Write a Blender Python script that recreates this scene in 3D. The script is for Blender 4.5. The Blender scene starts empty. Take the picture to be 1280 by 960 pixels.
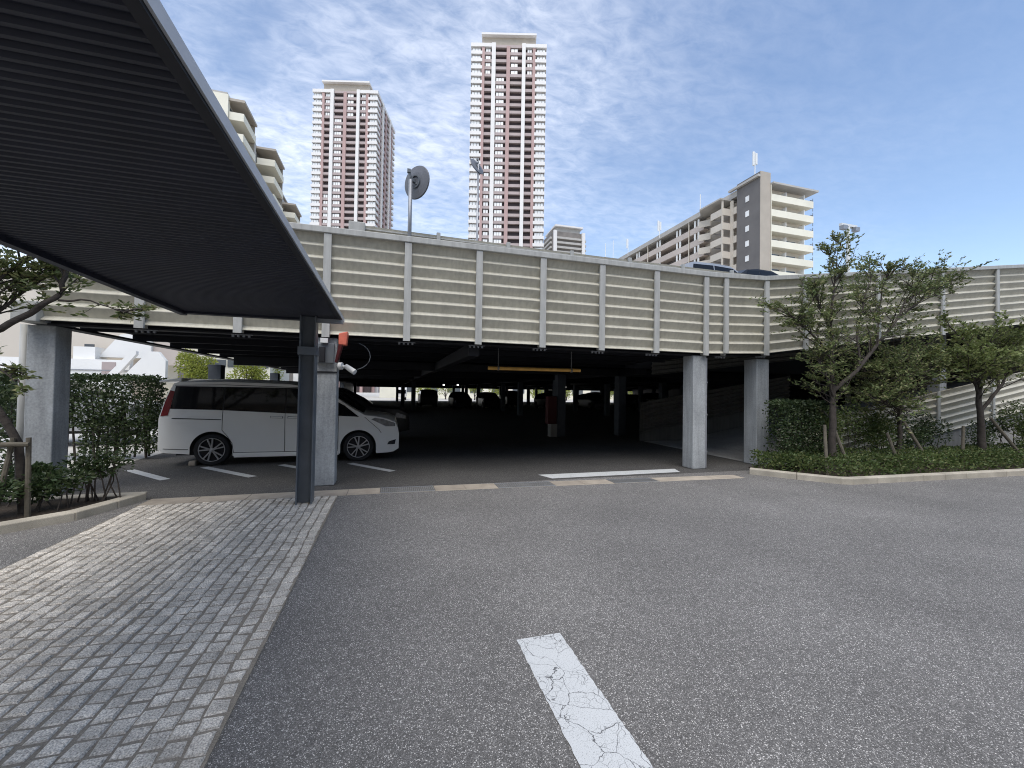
import bpy, bmesh, math, random
from mathutils import Vector, Matrix, noise
random.seed(7)
rnd = random.random
def U(a, b): return a + (b - a) * random.random()
R = math.radians
S = bpy.context.scene
COL = S.collection

# ------------------------------------------------------------------ camera, sky, sun, exposure
F, CX = 514.0, 1280.0
yaw, pitch, roll = math.atan(152 / 514.0), math.atan(9.4 / 514.0), R(0.9)
fw = Vector((math.sin(yaw) * math.cos(pitch), math.cos(yaw) * math.cos(pitch), math.sin(pitch)))
r0 = Vector((math.cos(yaw), -math.sin(yaw), 0)); u0 = r0.cross(fw)
rt = r0 * math.cos(roll) + u0 * math.sin(roll); up = u0 * math.cos(roll) - r0 * math.sin(roll)
cam = bpy.data.cameras.new('camera'); co = bpy.data.objects.new('camera', cam); COL.objects.link(co)
co.matrix_world = Matrix(((rt.x, up.x, -fw.x, 0), (rt.y, up.y, -fw.y, 0), (rt.z, up.z, -fw.z, 1.6), (0, 0, 0, 1)))
cam.sensor_width = 36; cam.lens = F / CX * 36; cam.clip_start = 0.05; cam.clip_end = 5000
S.camera = co

SUN_AZ = Vector((-0.32, -1.0)); SUN_EL = R(63)
sd = SUN_AZ.normalized() * math.cos(SUN_EL)
sun_dir = Vector((sd.x, sd.y, math.sin(SUN_EL)))
w = bpy.data.worlds.new('World'); S.world = w; w.use_nodes = True
nt = w.node_tree; N = nt.nodes; L = nt.links
bg = N['Background']
sky = N.new('ShaderNodeTexSky'); sky.sky_type = 'NISHITA'; sky.sun_disc = False
sky.sun_elevation = SUN_EL; sky.sun_rotation = math.atan2(sun_dir.x, sun_dir.y)
sky.air_density = 1.0; sky.dust_density = 0.4; sky.ozone_density = 1.6
tc = N.new('ShaderNodeTexCoord'); sep = N.new('ShaderNodeSeparateXYZ'); L.new(tc.outputs['Generated'], sep.inputs[0])
def wm(op, a, b=None, clamp=False):
    n = N.new('ShaderNodeMath'); n.operation = op; n.use_clamp = clamp
    for i, v in enumerate((a, b)):
        if v is None: continue
        if isinstance(v, (int, float)): n.inputs[i].default_value = v
        else: L.new(v, n.inputs[i])
    return n.outputs[0]
zz = wm('MAXIMUM', sep.outputs[2], 0.04); zq = wm('ADD', zz, 0.12)
cmb = N.new('ShaderNodeCombineXYZ')
L.new(wm('DIVIDE', sep.outputs[0], zq), cmb.inputs[0]); L.new(wm('DIVIDE', sep.outputs[1], zq), cmb.inputs[1])
def cl_noise(scale, rot, sx, sy, detail, rough, dist, off):
    mp = N.new('ShaderNodeMapping'); mp.inputs['Rotation'].default_value = (0, 0, rot)
    mp.inputs['Scale'].default_value = (sx, sy, 1); mp.inputs['Location'].default_value = off
    L.new(cmb.outputs[0], mp.inputs[0])
    n = N.new('ShaderNodeTexNoise'); n.inputs['Scale'].default_value = scale; n.inputs['Detail'].default_value = detail
    n.inputs['Roughness'].default_value = rough; n.inputs['Distortion'].default_value = dist
    L.new(mp.outputs[0], n.inputs['Vector']); return n.outputs['Fac']
def wramp(x, stops):
    r = N.new('ShaderNodeValToRGB'); e = r.color_ramp.elements
    e[0].position, e[0].color = stops[0][0], (stops[0][1],) * 3 + (1,)
    e[1].position, e[1].color = stops[-1][0], (stops[-1][1],) * 3 + (1,)
    for p, v in stops[1:-1]:
        k = e.new(p); k.color = (v, v, v, 1)
    L.new(x, r.inputs[0]); return r.outputs[0]
n1 = wramp(cl_noise(1.6, R(60), 1.0, 1.5, 5, 0.52, 0.3, (3.1, 1.7, 0)), [(0.25, 0.10), (0.52, .6), (0.76, .95)])
n2 = wramp(cl_noise(13, R(40), 1.0, 1.8, 6, 0.62, 0.4, (0.3, 5.2, 0)), [(0.32, .35), (0.66, 1)])
big = wramp(cl_noise(0.5, 0, 1, 1, 2, .5, 0, (8.3, 2.2, 0)), [(0.35, .55), (0.62, 1)])
# clouds lie thicker over the left half of the view (towards -x, +y)
side = wm('MULTIPLY_ADD', sep.outputs[0], -0.95); side.node.inputs[2].default_value = 0.86; side.node.use_clamp = True
cov = wm('MULTIPLY', wm('MULTIPLY', n1, n2), wm('MULTIPLY', big, side))
low = wramp(sep.outputs[2], [(0.0, .17), (0.3, 0.07), (.7, 0.02)])           # paler air towards the horizon
cf = wm('ADD', wm('MULTIPLY', cov, 1.0), low, True)
mix = N.new('ShaderNodeMix'); mix.data_type = 'RGBA'
hs = N.new('ShaderNodeHueSaturation'); hs.inputs['Saturation'].default_value = 1.07; hs.inputs['Value'].default_value = .92; L.new(sky.outputs[0], hs.inputs['Color'])
L.new(cf, mix.inputs['Factor']); L.new(hs.outputs[0], mix.inputs['A'])
mix.inputs['B'].default_value = (6.1, 6.3, 6.8, 1)
L.new(mix.outputs['Result'], bg.inputs[0]); bg.inputs[1].default_value = 0.12

sl = bpy.data.lights.new('sun', 'SUN'); sl.energy = 1.5; sl.angle = R(50); sl.color = (1.0, .95, .87)
so = bpy.data.objects.new('sun', sl); COL.objects.link(so); so.rotation_euler = sun_dir.to_track_quat('Z', 'Y').to_euler()
so.location = (0, -20, 40)
S.view_settings.view_transform = 'Standard'; S.view_settings.look = 'None'
S.view_settings.exposure = 0.97; S.view_settings.gamma = 1
S.cycles.use_denoising = True; S.cycles.denoising_prefilter = 'NONE'; S.cycles.filter_width = 1.05; S.cycles.max_bounces = 6; S.cycles.transparent_max_bounces = 6

# ------------------------------------------------------------------ materials
def newmat(name, col, rough=.6, metal=0, spec=.4, var=.12, vscale=6, grain=0, gscale=150, bump=0, bscale=60,
           stains=0, island=0, island_cols=None, trans=0):
    m = bpy.data.materials.new(name); m.use_nodes = True
    t = m.node_tree; n = t.nodes; l = t.links; b = n['Principled BSDF']
    b.inputs['Roughness'].default_value = rough; b.inputs['Metallic'].default_value = metal
    b.inputs['Specular IOR Level'].default_value = spec
    tcn = n.new('ShaderNodeTexCoord').outputs['Object']
    cur = n.new('ShaderNodeRGB'); cur.outputs[0].default_value = (*col, 1); cur = cur.outputs[0]
    def mul(fac_out, lo, hi, cur, f0=.3, f1=.7):
        r = n.new('ShaderNodeMapRange'); r.inputs[1].default_value = f0; r.inputs[2].default_value = f1
        r.inputs[3].default_value = lo; r.inputs[4].default_value = hi; l.new(fac_out, r.inputs[0])
        mx = n.new('ShaderNodeMix'); mx.data_type = 'RGBA'; mx.blend_type = 'MULTIPLY'; mx.inputs['Factor'].default_value = 1
        l.new(cur, mx.inputs['A']); l.new(r.outputs[0], mx.inputs['B']); return mx.outputs['Result']
    def noi(sc, det=5):
        q = n.new('ShaderNodeTexNoise'); q.inputs['Scale'].default_value = sc; q.inputs['Detail'].default_value = det
        l.new(tcn, q.inputs['Vector']); return q.outputs['Fac']
    if island_cols:
        g = n.new('ShaderNodeNewGeometry'); rp = n.new('ShaderNodeValToRGB'); e = rp.color_ramp.elements
        e[0].position, e[0].color = 0, (*island_cols[0], 1); e[1].position, e[1].color = 1, (*island_cols[-1], 1)
        for k, c in enumerate(island_cols[1:-1]):
            q = e.new((k + 1) / (len(island_cols) - 1)); q.color = (*c, 1)
        l.new(g.outputs['Random Per Island'], rp.inputs[0]); cur = rp.outputs[0]
    elif island:
        g = n.new('ShaderNodeNewGeometry'); cur = mul(g.outputs['Random Per Island'], 1 - island, 1 + island, cur, 0, 1)
    if var: cur = mul(noi(vscale), 1 - var, 1 + var, cur)
    if stains:
        mp = n.new('ShaderNodeMapping'); mp.inputs['Scale'].default_value = (5, 5, .5); l.new(tcn, mp.inputs[0])
        q = n.new('ShaderNodeTexNoise'); q.inputs['Scale'].default_value = 3; q.inputs['Detail'].default_value = 6
        l.new(mp.outputs[0], q.inputs['Vector']); cur = mul(q.outputs['Fac'], 1 - stains, 1.05, cur, .35, .6)
    if grain: cur = mul(noi(gscale, 2), 1 - grain, 1 + grain, cur)
    l.new(cur, b.inputs['Base Color'])
    if trans: b.inputs['Transmission Weight'].default_value = trans
    if bump:
        bp = n.new('ShaderNodeBump'); bp.inputs['Strength'].default_value = bump; bp.inputs['Distance'].default_value = .01
        l.new(noi(bscale, 4), bp.inputs['Height']); l.new(bp.outputs[0], b.inputs['Normal'])
    return m

def asphalt(name, k=1.0):
    m = bpy.data.materials.new(name); m.use_nodes = True
    t = m.node_tree; n = t.nodes; l = t.links; b = n['Principled BSDF']
    b.inputs['Roughness'].default_value = .82; b.inputs['Specular IOR Level'].default_value = .3
    tcn = n.new('ShaderNodeTexCoord').outputs['Object']
    v = n.new('ShaderNodeTexVoronoi'); v.inputs['Scale'].default_value = 235; l.new(tcn, v.inputs['Vector'])
    sp = n.new('ShaderNodeSeparateColor'); l.new(v.outputs['Color'], sp.inputs[0])
    r = n.new('ShaderNodeValToRGB'); e = r.color_ramp.elements; r.color_ramp.interpolation = 'LINEAR'
    e[0].position, e[0].color = 0, (.082 * k, .078 * k, .073 * k, 1); e[1].position, e[1].color = 1, (.66 * k, .63 * k, .59 * k, 1)
    for p, c in ((.45, .122), (.78, .165), (.90, .235)):
        q = e.new(p); q.color = (c * k * 1.05, c * k, c * k * .945, 1)
    l.new(sp.outputs[0], r.inputs[0]); cur = r.outputs[0]
    def noi(sc, det):
        q = n.new('ShaderNodeTexNoise'); q.inputs['Scale'].default_value = sc; q.inputs['Detail'].default_value = det
        l.new(tcn, q.inputs['Vector']); return q.outputs['Fac']
    for sc, det, lo, hi in ((.35, 4, .86, 1.10), (1.1, 5, .92, 1.07), (18, 3, .9, 1.1), (420, 1, .72, 1.28)):
        mr = n.new('ShaderNodeMapRange'); mr.inputs[1].default_value = .32; mr.inputs[2].default_value = .68
        mr.inputs[3].default_value = lo; mr.inputs[4].default_value = hi; l.new(noi(sc, det), mr.inputs[0])
        mx = n.new('ShaderNodeMix'); mx.data_type = 'RGBA'; mx.blend_type = 'MULTIPLY'; mx.inputs['Factor'].default_value = 1
        l.new(cur, mx.inputs['A']); l.new(mr.outputs[0], mx.inputs['B']); cur = mx.outputs['Result']
    l.new(cur, b.inputs['Base Color'])
    bp = n.new('ShaderNodeBump'); bp.inputs['Strength'].default_value = .55; bp.inputs['Distance'].default_value = .004
    l.new(v.outputs['Distance'], bp.inputs['Height']); bp.invert = True; l.new(bp.outputs[0], b.inputs['Normal'])
    return m

def roadpaint(name, crack=1.0):
    m = bpy.data.materials.new(name); m.use_nodes = True
    t = m.node_tree; n = t.nodes; l = t.links; b = n['Principled BSDF']; b.inputs['Roughness'].default_value = .6
    tcn = n.new('ShaderNodeTexCoord').outputs['Object']
    nz = n.new('ShaderNodeTexNoise'); nz.inputs['Scale'].default_value = 9; nz.inputs['Detail'].default_value = 6; l.new(tcn, nz.inputs['Vector'])
    ad = n.new('ShaderNodeMix'); ad.data_type = 'RGBA'; ad.blend_type = 'ADD'; ad.inputs['Factor'].default_value = .08
    l.new(tcn, ad.inputs['A']); l.new(nz.outputs['Color'], ad.inputs['B'])
    def crk(sc, wd):
        v = n.new('ShaderNodeTexVoronoi'); v.feature = 'DISTANCE_TO_EDGE'; v.inputs['Scale'].default_value = sc
        l.new(ad.outputs['Result'], v.inputs['Vector'])
        mr = n.new('ShaderNodeMapRange'); mr.inputs[1].default_value = wd; mr.inputs[2].default_value = wd * 2.2
        l.new(v.outputs['Distance'], mr.inputs[0]); return mr.outputs[0]
    a, c = crk(5, .0035), crk(24, .012)
    q = n.new('ShaderNodeTexNoise'); q.inputs['Scale'].default_value = 5; q.inputs['Detail'].default_value = 3; l.new(tcn, q.inputs['Vector'])
    sel = n.new('ShaderNodeMapRange'); sel.inputs[1].default_value = .46; sel.inputs[2].default_value = .60; l.new(q.outputs['Fac'], sel.inputs[0])
    sel2 = n.new('ShaderNodeMapRange'); sel2.inputs[1].default_value = .30; sel2.inputs[2].default_value = .42; l.new(q.outputs['Fac'], sel2.inputs[0])
    def mth(op, x, y):
        k = n.new('ShaderNodeMath'); k.operation = op
        for i, vv in enumerate((x, y)):
            if isinstance(vv, float): k.inputs[i].default_value = vv
            else: l.new(vv, k.inputs[i])
        return k.outputs[0]
    c2 = mth('MAXIMUM', c, mth('SUBTRACT', 1.0, sel.outputs[0]))
    a2 = mth('MAXIMUM', a, mth('SUBTRACT', 1.0, sel2.outputs[0]))
    keep = mth('MULTIPLY', a2, c2)
    sp = n.new('ShaderNodeTexNoise'); sp.inputs['Scale'].default_value = 210; sp.inputs['Detail'].default_value = 2; l.new(tcn, sp.inputs['Vector'])
    pit = n.new('ShaderNodeMapRange'); pit.inputs[1].default_value = .30; pit.inputs[2].default_value = .38; l.new(sp.outputs['Fac'], pit.inputs[0])
    keep = mth('MULTIPLY', keep, mth('MAXIMUM', pit.outputs[0], .45))
    if crack < 1: keep = mth('MAXIMUM', keep, 1.0 - crack)
    mx = n.new('ShaderNodeMix'); mx.data_type = 'RGBA'; l.new(keep, mx.inputs['Factor'])
    mx.inputs['A'].default_value = (.13, .13, .13, 1); mx.inputs['B'].default_value = (.70, .71, .70, 1)
    q2 = n.new('ShaderNodeMix'); q2.data_type = 'RGBA'; q2.blend_type = 'MULTIPLY'; q2.inputs['Factor'].default_value = .35
    l.new(mx.outputs['Result'], q2.inputs['A']); l.new(sp.outputs['Fac'], q2.inputs['B'])
    l.new(q2.outputs['Result'], b.inputs['Base Color']); return m

def emis(name, col, st):
    m = bpy.data.materials.new(name); m.use_nodes = True; b = m.node_tree.nodes['Principled BSDF']
    b.inputs['Base Color'].default_value = (*col, 1); b.inputs['Emission Color'].default_value = (*col, 1); b.inputs['Emission Strength'].default_value = st
    return m
def leafmat(name, cols, rough=.5):
    m = newmat(name, cols[0], rough=rough, spec=.35, var=.25, vscale=1.3, island_cols=cols)
    t = m.node_tree; b = t.nodes['Principled BSDF']; tr = t.nodes.new('ShaderNodeBsdfTranslucent'); ms = t.nodes.new('ShaderNodeMixShader'); ms.inputs[0].default_value = .35
    t.links.new(b.inputs['Base Color'].links[0].from_socket, tr.inputs[0]); t.links.new(b.outputs[0], ms.inputs[1]); t.links.new(tr.outputs[0], ms.inputs[2])
    t.links.new(ms.outputs[0], t.nodes['Material Output'].inputs[0])
    return m

M = {}
M['asphalt'] = asphalt('asphalt', 1.1); M['asphalt_shade'] = asphalt('shaded_asphalt', .5)  # second one is the same asphalt with the garage shade put into its colour
M['paint'] = roadpaint('cracked_white_paint'); M['paint2'] = roadpaint('white_paint', .45)
M['sett'] = newmat('granite_sett', (.53, .485, .42), rough=.85, var=.22, vscale=5, grain=.5, gscale=130, bump=.9, bscale=60, island=.16)
M['mortar'] = newmat('sett_mortar', (.23, .20, .16), rough=.95, grain=.3)
M['kerb'] = newmat('kerb_stone', (.43, .39, .32), rough=.85, grain=.22, gscale=180, var=.2, vscale=3, island=.08)
M['gutter'] = newmat('gutter_stone', (.36, .31, .25), rough=.85, grain=.22, gscale=160, var=.15, vscale=5, island=.18)
M['grate'] = newmat('steel_grate', (.25, .25, .245), rough=.55, metal=.2)
M['soil'] = newmat('soil', (.045, .034, .025), rough=1, grain=.5, gscale=60, bump=1, bscale=30)
M['louver'] = newmat('cream_louver_metal', (.53, .505, .42), rough=.45, var=.07, vscale=1.5, stains=.10)
M['ramp_shade'] = newmat('shaded_ramp_panel', (.15, .145, .13), rough=.6, var=.15, vscale=2, stains=.15)  # ramp panels inside: the low light there is put into the colour
M['post'] = newmat('pale_steel', (.45, .45, .425), rough=.5, var=.08, vscale=4, stains=.12)
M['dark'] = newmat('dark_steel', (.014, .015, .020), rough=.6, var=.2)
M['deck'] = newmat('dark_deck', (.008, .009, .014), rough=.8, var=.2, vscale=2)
M['concrete'] = newmat('concrete', (.34, .33, .31), rough=.9, grain=.12, gscale=60, var=.15, vscale=1.2, stains=.15)
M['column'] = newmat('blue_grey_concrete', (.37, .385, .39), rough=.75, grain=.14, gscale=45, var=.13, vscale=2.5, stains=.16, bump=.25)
M['hsteel'] = newmat('grey_steel', (.135, .15, .165), rough=.45, metal=.0, var=.12, vscale=5)
M['canopy'] = newmat('navy_deck', (.019, .022, .036), rough=.45, var=.18, vscale=3)
M['fascia'] = newmat('silver_fascia', (.47, .48, .50), rough=.35, metal=0, var=.06)
M['white'] = newmat('white_paint_wall', (.78, .77, .74), rough=.7, var=.05, vscale=.5)
M['cream'] = newmat('cream_wall', (.74, .70, .58), rough=.8, var=.06, vscale=.3)
M['beige'] = newmat('beige_wall', (.60, .54, .46), rough=.8, var=.06, vscale=.3)
M['pinkbeige'] = newmat('pinkish_beige_wall', (.53, .46, .41), rough=.8, var=.06, vscale=.3)
M['greywall'] = newmat('grey_tile_wall', (.16, .15, .145), rough=.8, var=.08, vscale=.6)
M['tan'] = newmat('tan_wall', (.41, .36, .30), rough=.8, var=.08, vscale=.5)
M['pink'] = newmat('pink_tile', (.42, .29, .27), rough=.75, var=.1, vscale=.2)
M['pinkgrey'] = newmat('pinkish_grey_parapet', (.40, .33, .315), rough=.7, var=.08, vscale=.3)
M['recess'] = newmat('brown_recess', (.045, .030, .030), rough=.6, var=.2, vscale=.3)
M['recess_grey'] = newmat('grey_recess', (.19, .17, .155), rough=.7, var=.2, vscale=.3)
M['towerwhite'] = newmat('white_pilaster', (.70, .675, .65), rough=.6, var=.03, vscale=.2)
M['blind'] = newmat('window_blind', (.82, .81, .78), rough=.25, var=.12, vscale=.6, spec=.6)
M['glass'] = newmat('dark_glass', (.006, .006, .007), rough=.05, spec=.35, var=0)
M['column_shade'] = newmat('shaded_column_paint', (.075, .085, .10), rough=.7, var=.15)  # inner columns: front column paint with the garage shade put into its colour
M['wglass'] = newmat('window_glass', (.10, .11, .12), rough=.1, spec=.7, var=.2, vscale=.5)
M['roofgrey'] = newmat('roof_grey', (.42, .40, .37), rough=.8, var=.08, vscale=.4)
M['carwhite'] = newmat('white_car_paint', (.80, .785, .74), rough=.22, spec=.55, var=.03, vscale=1)
M['cardark'] = newmat('dark_car_paint', (.016, .016, .018), rough=.3, spec=.4, var=0)
M['carsilver'] = newmat('silver_car_paint', (.42, .43, .44), rough=.3, metal=.4, var=.03)
M['seam'] = newmat('dark_seam', (.02, .02, .022), rough=.7, var=0)
M['rubber'] = newmat('tyre_rubber', (.018, .018, .019), rough=.85, var=.1)
M['rim'] = newmat('alloy_rim', (.58, .58, .60), rough=.28, metal=.85, var=.03)
M['rimdark'] = newmat('dark_rim', (.03, .03, .032), rough=.4, metal=.5, var=0)
M['lamp'] = newmat('headlight_lens', (.07, .075, .08), rough=.06, spec=.9, var=.5, vscale=14)
M['red'] = newmat('red_lens', (.16, .012, .014), rough=.2, var=.1)
M['orange'] = newmat('orange_red_paint', (.78, .19, .12), rough=.45, var=.1, vscale=10)
M['redbox'] = newmat('dark_red_paint', (.085, .010, .012), rough=.5, var=.1)
M['yellow'] = newmat('ochre_paint', (.70, .40, .10), rough=.5, var=.18, vscale=6)
M['chain'] = newmat('chain_steel', (.25, .25, .25), rough=.5, metal=.6)
M['mirror_back'] = newmat('mirror_back_grey', (.15, .155, .17), rough=.45, var=.1)
M['mirror'] = newmat('mirror_face', (.7, .7, .72), rough=.04, metal=1, var=0)
M['galv'] = newmat('galvanised_pole', (.30, .31, .33), rough=.45, metal=.4, var=.1, vscale=8)
M['wood'] = newmat('weathered_wood_stake', (.12, .105, .08), rough=.9, var=.25, vscale=9, bump=.5, bscale=40)
M['bark'] = newmat('bark', (.062, .052, .045), rough=.95, var=.3, vscale=14, bump=.8, bscale=45)
M['whiteplastic'] = newmat('white_plastic', (.72, .72, .70), rough=.4, var=.03)
M['leaf_a'] = leafmat('leaf_dark_green', [(.07, .095, .034), (.13, .17, .06), (.20, .24, .09), (.30, .28, .14)])
M['leaf_b'] = leafmat('leaf_mid_green', [(.045, .075, .02), (.08, .12, .035), (.125, .17, .055), (.19, .20, .08)])
M['leaf_c'] = leafmat('leaf_light_green', [(.09, .115, .035), (.15, .19, .06), (.21, .25, .085), (.28, .29, .12)])
M['leaf_h'] = leafmat('leaf_hedge', [(.022, .042, .016), (.042, .070, .026), (.066, .098, .038), (.11, .135, .065)], .4)
M['leaf_y'] = leafmat('leaf_yellow_green', [(.16, .20, .03), (.26, .29, .05), (.34, .36, .07)])
M['plaza'] = newmat('pale_paving', (.52, .50, .46), rough=.9, grain=.1, var=.1, vscale=.5)

# ------------------------------------------------------------------ mesh helpers
class MB:
    def __init__(s): s.v = []; s.f = []; s.m = []
    def face(s, pts, mi=0):
        b = len(s.v); s.v += [tuple(p) for p in pts]; s.f.append(tuple(range(b, b + len(pts)))); s.m.append(mi)
    def grid(s, rows, mi=0, closed=False):
        b = len(s.v); nc = len(rows[0])
        for r in rows: s.v += [tuple(p) for p in r]
        for i in range(len(rows) - 1):
            for j in range(nc if closed else nc - 1):
                k = (j + 1) % nc
                s.f.append((b + i * nc + j, b + i * nc + k, b + (i + 1) * nc + k, b + (i + 1) * nc + j)); s.m.append(mi)
    def cap(s, pts, mi=0): s.face(pts, mi)
    def hexa(s, p, mi=0):           # p: 4 bottom + 4 top
        b = len(s.v); s.v += [tuple(q) for q in p]
        for q in ((3, 2, 1, 0), (4, 5, 6, 7), (0, 1, 5, 4), (1, 2, 6, 5), (2, 3, 7, 6), (3, 0, 4, 7)):
            s.f.append(tuple(b + i for i in q)); s.m.append(mi)
    def box(s, x0, y0, z0, x1, y1, z1, mi=0):
        s.hexa([(x0, y0, z0), (x1, y0, z0), (x1, y1, z0), (x0, y1, z0), (x0, y0, z1), (x1, y0, z1), (x1, y1, z1), (x0, y1, z1)], mi)
    def bar(s, a, b, wd, ht, mi=0, upv=(0, 0, 1)):
        a, b = Vector(a), Vector(b); d = (b - a).normalized(); u = Vector(upv)
        sv = d.cross(u)
        if sv.length < 1e-4: sv = d.cross(Vector((0, 1, 0)))
        sv.normalize(); u = sv.cross(d); sv *= wd / 2; u = u * ht / 2
        s.hexa([a - sv - u, a + sv - u, b + sv - u, b - sv - u, a - sv + u, a + sv + u, b + sv + u, b - sv + u], mi)
    def prism(s, poly, z0, z1, mi=0):
        s.face([(x, y, z0) for x, y in reversed(poly)], mi); s.face([(x, y, z1) for x, y in poly], mi)
        for i in range(len(poly)):
            a, b = poly[i], poly[(i + 1) % len(poly)]
            s.face([(a[0], a[1], z0), (b[0], b[1], z0), (b[0], b[1], z1), (a[0], a[1], z1)], mi)
    def tube(s, pts, rad, n=8, mi=0):
        pts = [Vector(p) for p in pts]; rows = []
        for i, p in enumerate(pts):
            d = (pts[min(i + 1, len(pts) - 1)] - pts[max(i - 1, 0)]).normalized()
            a = d.cross(Vector((.31, .17, .93)) if abs(d.z) < .9 else Vector((1, .2, 0))).normalized(); c = d.cross(a)
            r = rad[i] if isinstance(rad, (list, tuple)) else rad
            rows.append([p + (a * math.cos(2 * math.pi * k / n) + c * math.sin(2 * math.pi * k / n)) * r for k in range(n)])
        s.grid(rows, mi, True); s.cap(list(reversed(rows[0])), mi); s.cap(rows[-1], mi)
    def lathe(s, prof, ax, c, n=24, mi=0):   # prof: (r, t) along axis vector ax from centre c
        ax = Vector(ax).normalized(); c = Vector(c)
        a = ax.cross(Vector((0, 0, 1)));  a = a.normalized() if a.length > .01 else Vector((1, 0, 0)); b = ax.cross(a)
        s.grid([[c + ax * t + (a * math.cos(2 * math.pi * k / n) + b * math.sin(2 * math.pi * k / n)) * r for k in range(n)] for r, t in prof], mi, True)
    def leaf(s, p, d, ln, wd, mi=0):
        d = d.normalized(); sv = d.cross(Vector((U(-1, 1), U(-1, 1), U(-.2, 1))))
        if sv.length < .05: return
        sv.normalize(); nn = sv.cross(d); m = p + d * ln * .5
        b = len(s.v); s.v += [tuple(p), tuple(m + sv * wd * .5 + nn * wd * .12), tuple(p + d * ln), tuple(m - sv * wd * .5 + nn * wd * .12)]
        s.f.append((b, b + 1, b + 2, b + 3)); s.m.append(mi)
    def build(s, name, mats, parent=None, smooth=False, fix=True, bevel=0):
        me = bpy.data.meshes.new(name); me.from_pydata(s.v, [], s.f)
        if not isinstance(mats, (list, tuple)): mats = [mats]
        for q in mats: me.materials.append(M[q] if isinstance(q, str) else q)
        me.polygons.foreach_set('material_index', s.m)
        if fix:
            bm = bmesh.new(); bm.from_mesh(me)
            if smooth or bevel: bmesh.ops.remove_doubles(bm, verts=bm.verts, dist=1e-5)
            bmesh.ops.recalc_face_normals(bm, faces=bm.faces); bm.to_mesh(me); bm.free()
        if smooth: me.polygons.foreach_set('use_smooth', [True] * len(me.polygons))
        me.update(); o = bpy.data.objects.new(name, me); COL.objects.link(o)
        if parent: o.parent = parent
        if bevel:
            bv = o.modifiers.new('bevel', 'BEVEL'); bv.width = bevel; bv.segments = 2; bv.limit_method = 'ANGLE'
        return o
def tag(o, label=None, cat=None, group=None, kind=None):
    if label: o['label'] = label
    if cat: o['category'] = cat
    if group: o['group'] = group
    if kind: o['kind'] = kind
    return o
def struct(o, label, cat): return tag(o, label, cat, kind='structure')
def empty(name, loc, label, cat, group=None, rz=0):
    o = bpy.data.objects.new(name, None); COL.objects.link(o); o.location = loc; o.rotation_euler = (0, 0, rz)
    o.empty_display_size = .2; return tag(o, label, cat, group)
def local(parent, o): o.parent = parent; return o
def copy_tree(o, parent=None):
    c = o.copy(); COL.objects.link(c)
    if parent: c.parent = parent
    for ch in list(o.children): copy_tree(ch, c)
    return c

# ------------------------------------------------------------------ ground, driveway, paving
b = MB(); b.face([(-1500, -1500, -.012), (1500, -1500, -.012), (1500, 1500, -.012), (-1500, 1500, -.012)])
struct(b.build('ground', 'plaza'), 'pale ground reaching past the car park to the far buildings', 'ground')
b = MB(); b.face([(-40, -30, 0), (60, -30, 0), (60, 7.0, 0), (-40, 7.0, 0)])
struct(b.build('driveway', 'asphalt'), 'grey speckled asphalt driveway in front of the car park', 'driveway')
b = MB(); b.face([(-5.2, 7.0, -.004), (40, 7.0, -.004), (40, 62.5, -.004), (-5.2, 62.5, -.004)])
struct(b.build('garage_floor', 'asphalt_shade'), 'asphalt floor under the parking deck, with shade put into its colour', 'floor')

b = MB(); b.box(-3.17, -4, -.1, -.715, 6.66, .0085, 1)
x = -3.16; lane = .1015
random.seed(11)
while x < -.8:
    y = -4 + U(0, .12); xe = min(x + lane, -.72)
    while y < 6.62:
        ln = random.choice((.09, .095, .1, .1, .105, .11, .13)) * U(.95, 1.08); y1 = min(y + ln, 6.65)
        g = .0068; z = U(.0135, .018)
        def j(a): return a + U(-.0055, .0055)
        wob = .007 * math.sin(y * 1.9 + x * 7) + .005 * math.sin(y * 5.3 + x * 3); xa, xb, ya, yb = x + g + wob, min(xe - g + wob, -.722), y + g, y1 - g
        if yb - ya > .03:
            bt = [(j(xa), j(ya), -.01), (j(xb), j(ya), -.01), (j(xb), j(yb), -.01), (j(xa), j(yb), -.01)]
            h = [z + U(-.0035, .0035) for _ in range(4)]; c = .009
            mid = [(p[0], p[1], hh - .008) for p, hh in zip(bt, h)]
            sg = ((1, 1), (-1, 1), (-1, -1), (1, -1))
            top = [(p[0] + c * q[0], p[1] + c * q[1], hh) for p, q, hh in zip(bt, sg, h)]
            b.grid([bt, mid, top], 0, True); b.cap(top, 0)
        y = y1
    x += lane
struct(b.build('paved_path', ['sett', 'mortar'], fix=False), 'path of small grey granite setts under the canopy', 'path')

# road markings
def marking(name, poly, mat, label, z=.004):
    q = MB(); q.face([(px, py, z) for px, py in poly]); return struct(q.build(name, mat, fix=False), label, 'road marking')
random.seed(3)
marking('road_marking', [(.81, -.6), (1.115, -.6)] + [(1.112 + U(-.004, .003), -.5 + .03 * i) for i in range(102)] + [(1.11, 2.55), (.81, 2.55)] + [(.81 + U(-.003, .004), 2.53 - .03 * i) for i in range(102)], 'paint', 'cracked white line running out of the bottom of the picture')
marking('road_marking', [(2.91, 7.12), (5.75, 7.15), (5.87, 7.48), (2.77, 7.5)], 'paint2', 'white stop line across the garage entrance', .001)
for (a, c) in (((-4.71, 9.55), (-3.66, 8.45)), ((-3.52, 9.6), (-2.33, 8.4)), ((-2.15, 9.6), (-1.0, 8.42)), ((-.8, 9.5), (.08, 8.42))):
    d = Vector((c[0] - a[0], c[1] - a[1])).normalized(); nn = Vector((-d.y, d.x)) * .075
    marking('road_marking', [(a[0] - nn.x, a[1] - nn.y), (c[0] - nn.x, c[1] - nn.y), (c[0] + nn.x, c[1] + nn.y), (a[0] + nn.x, a[1] + nn.y)], 'paint2', 'short slanted white hatching stripe beside the white minivan', .001)

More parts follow.
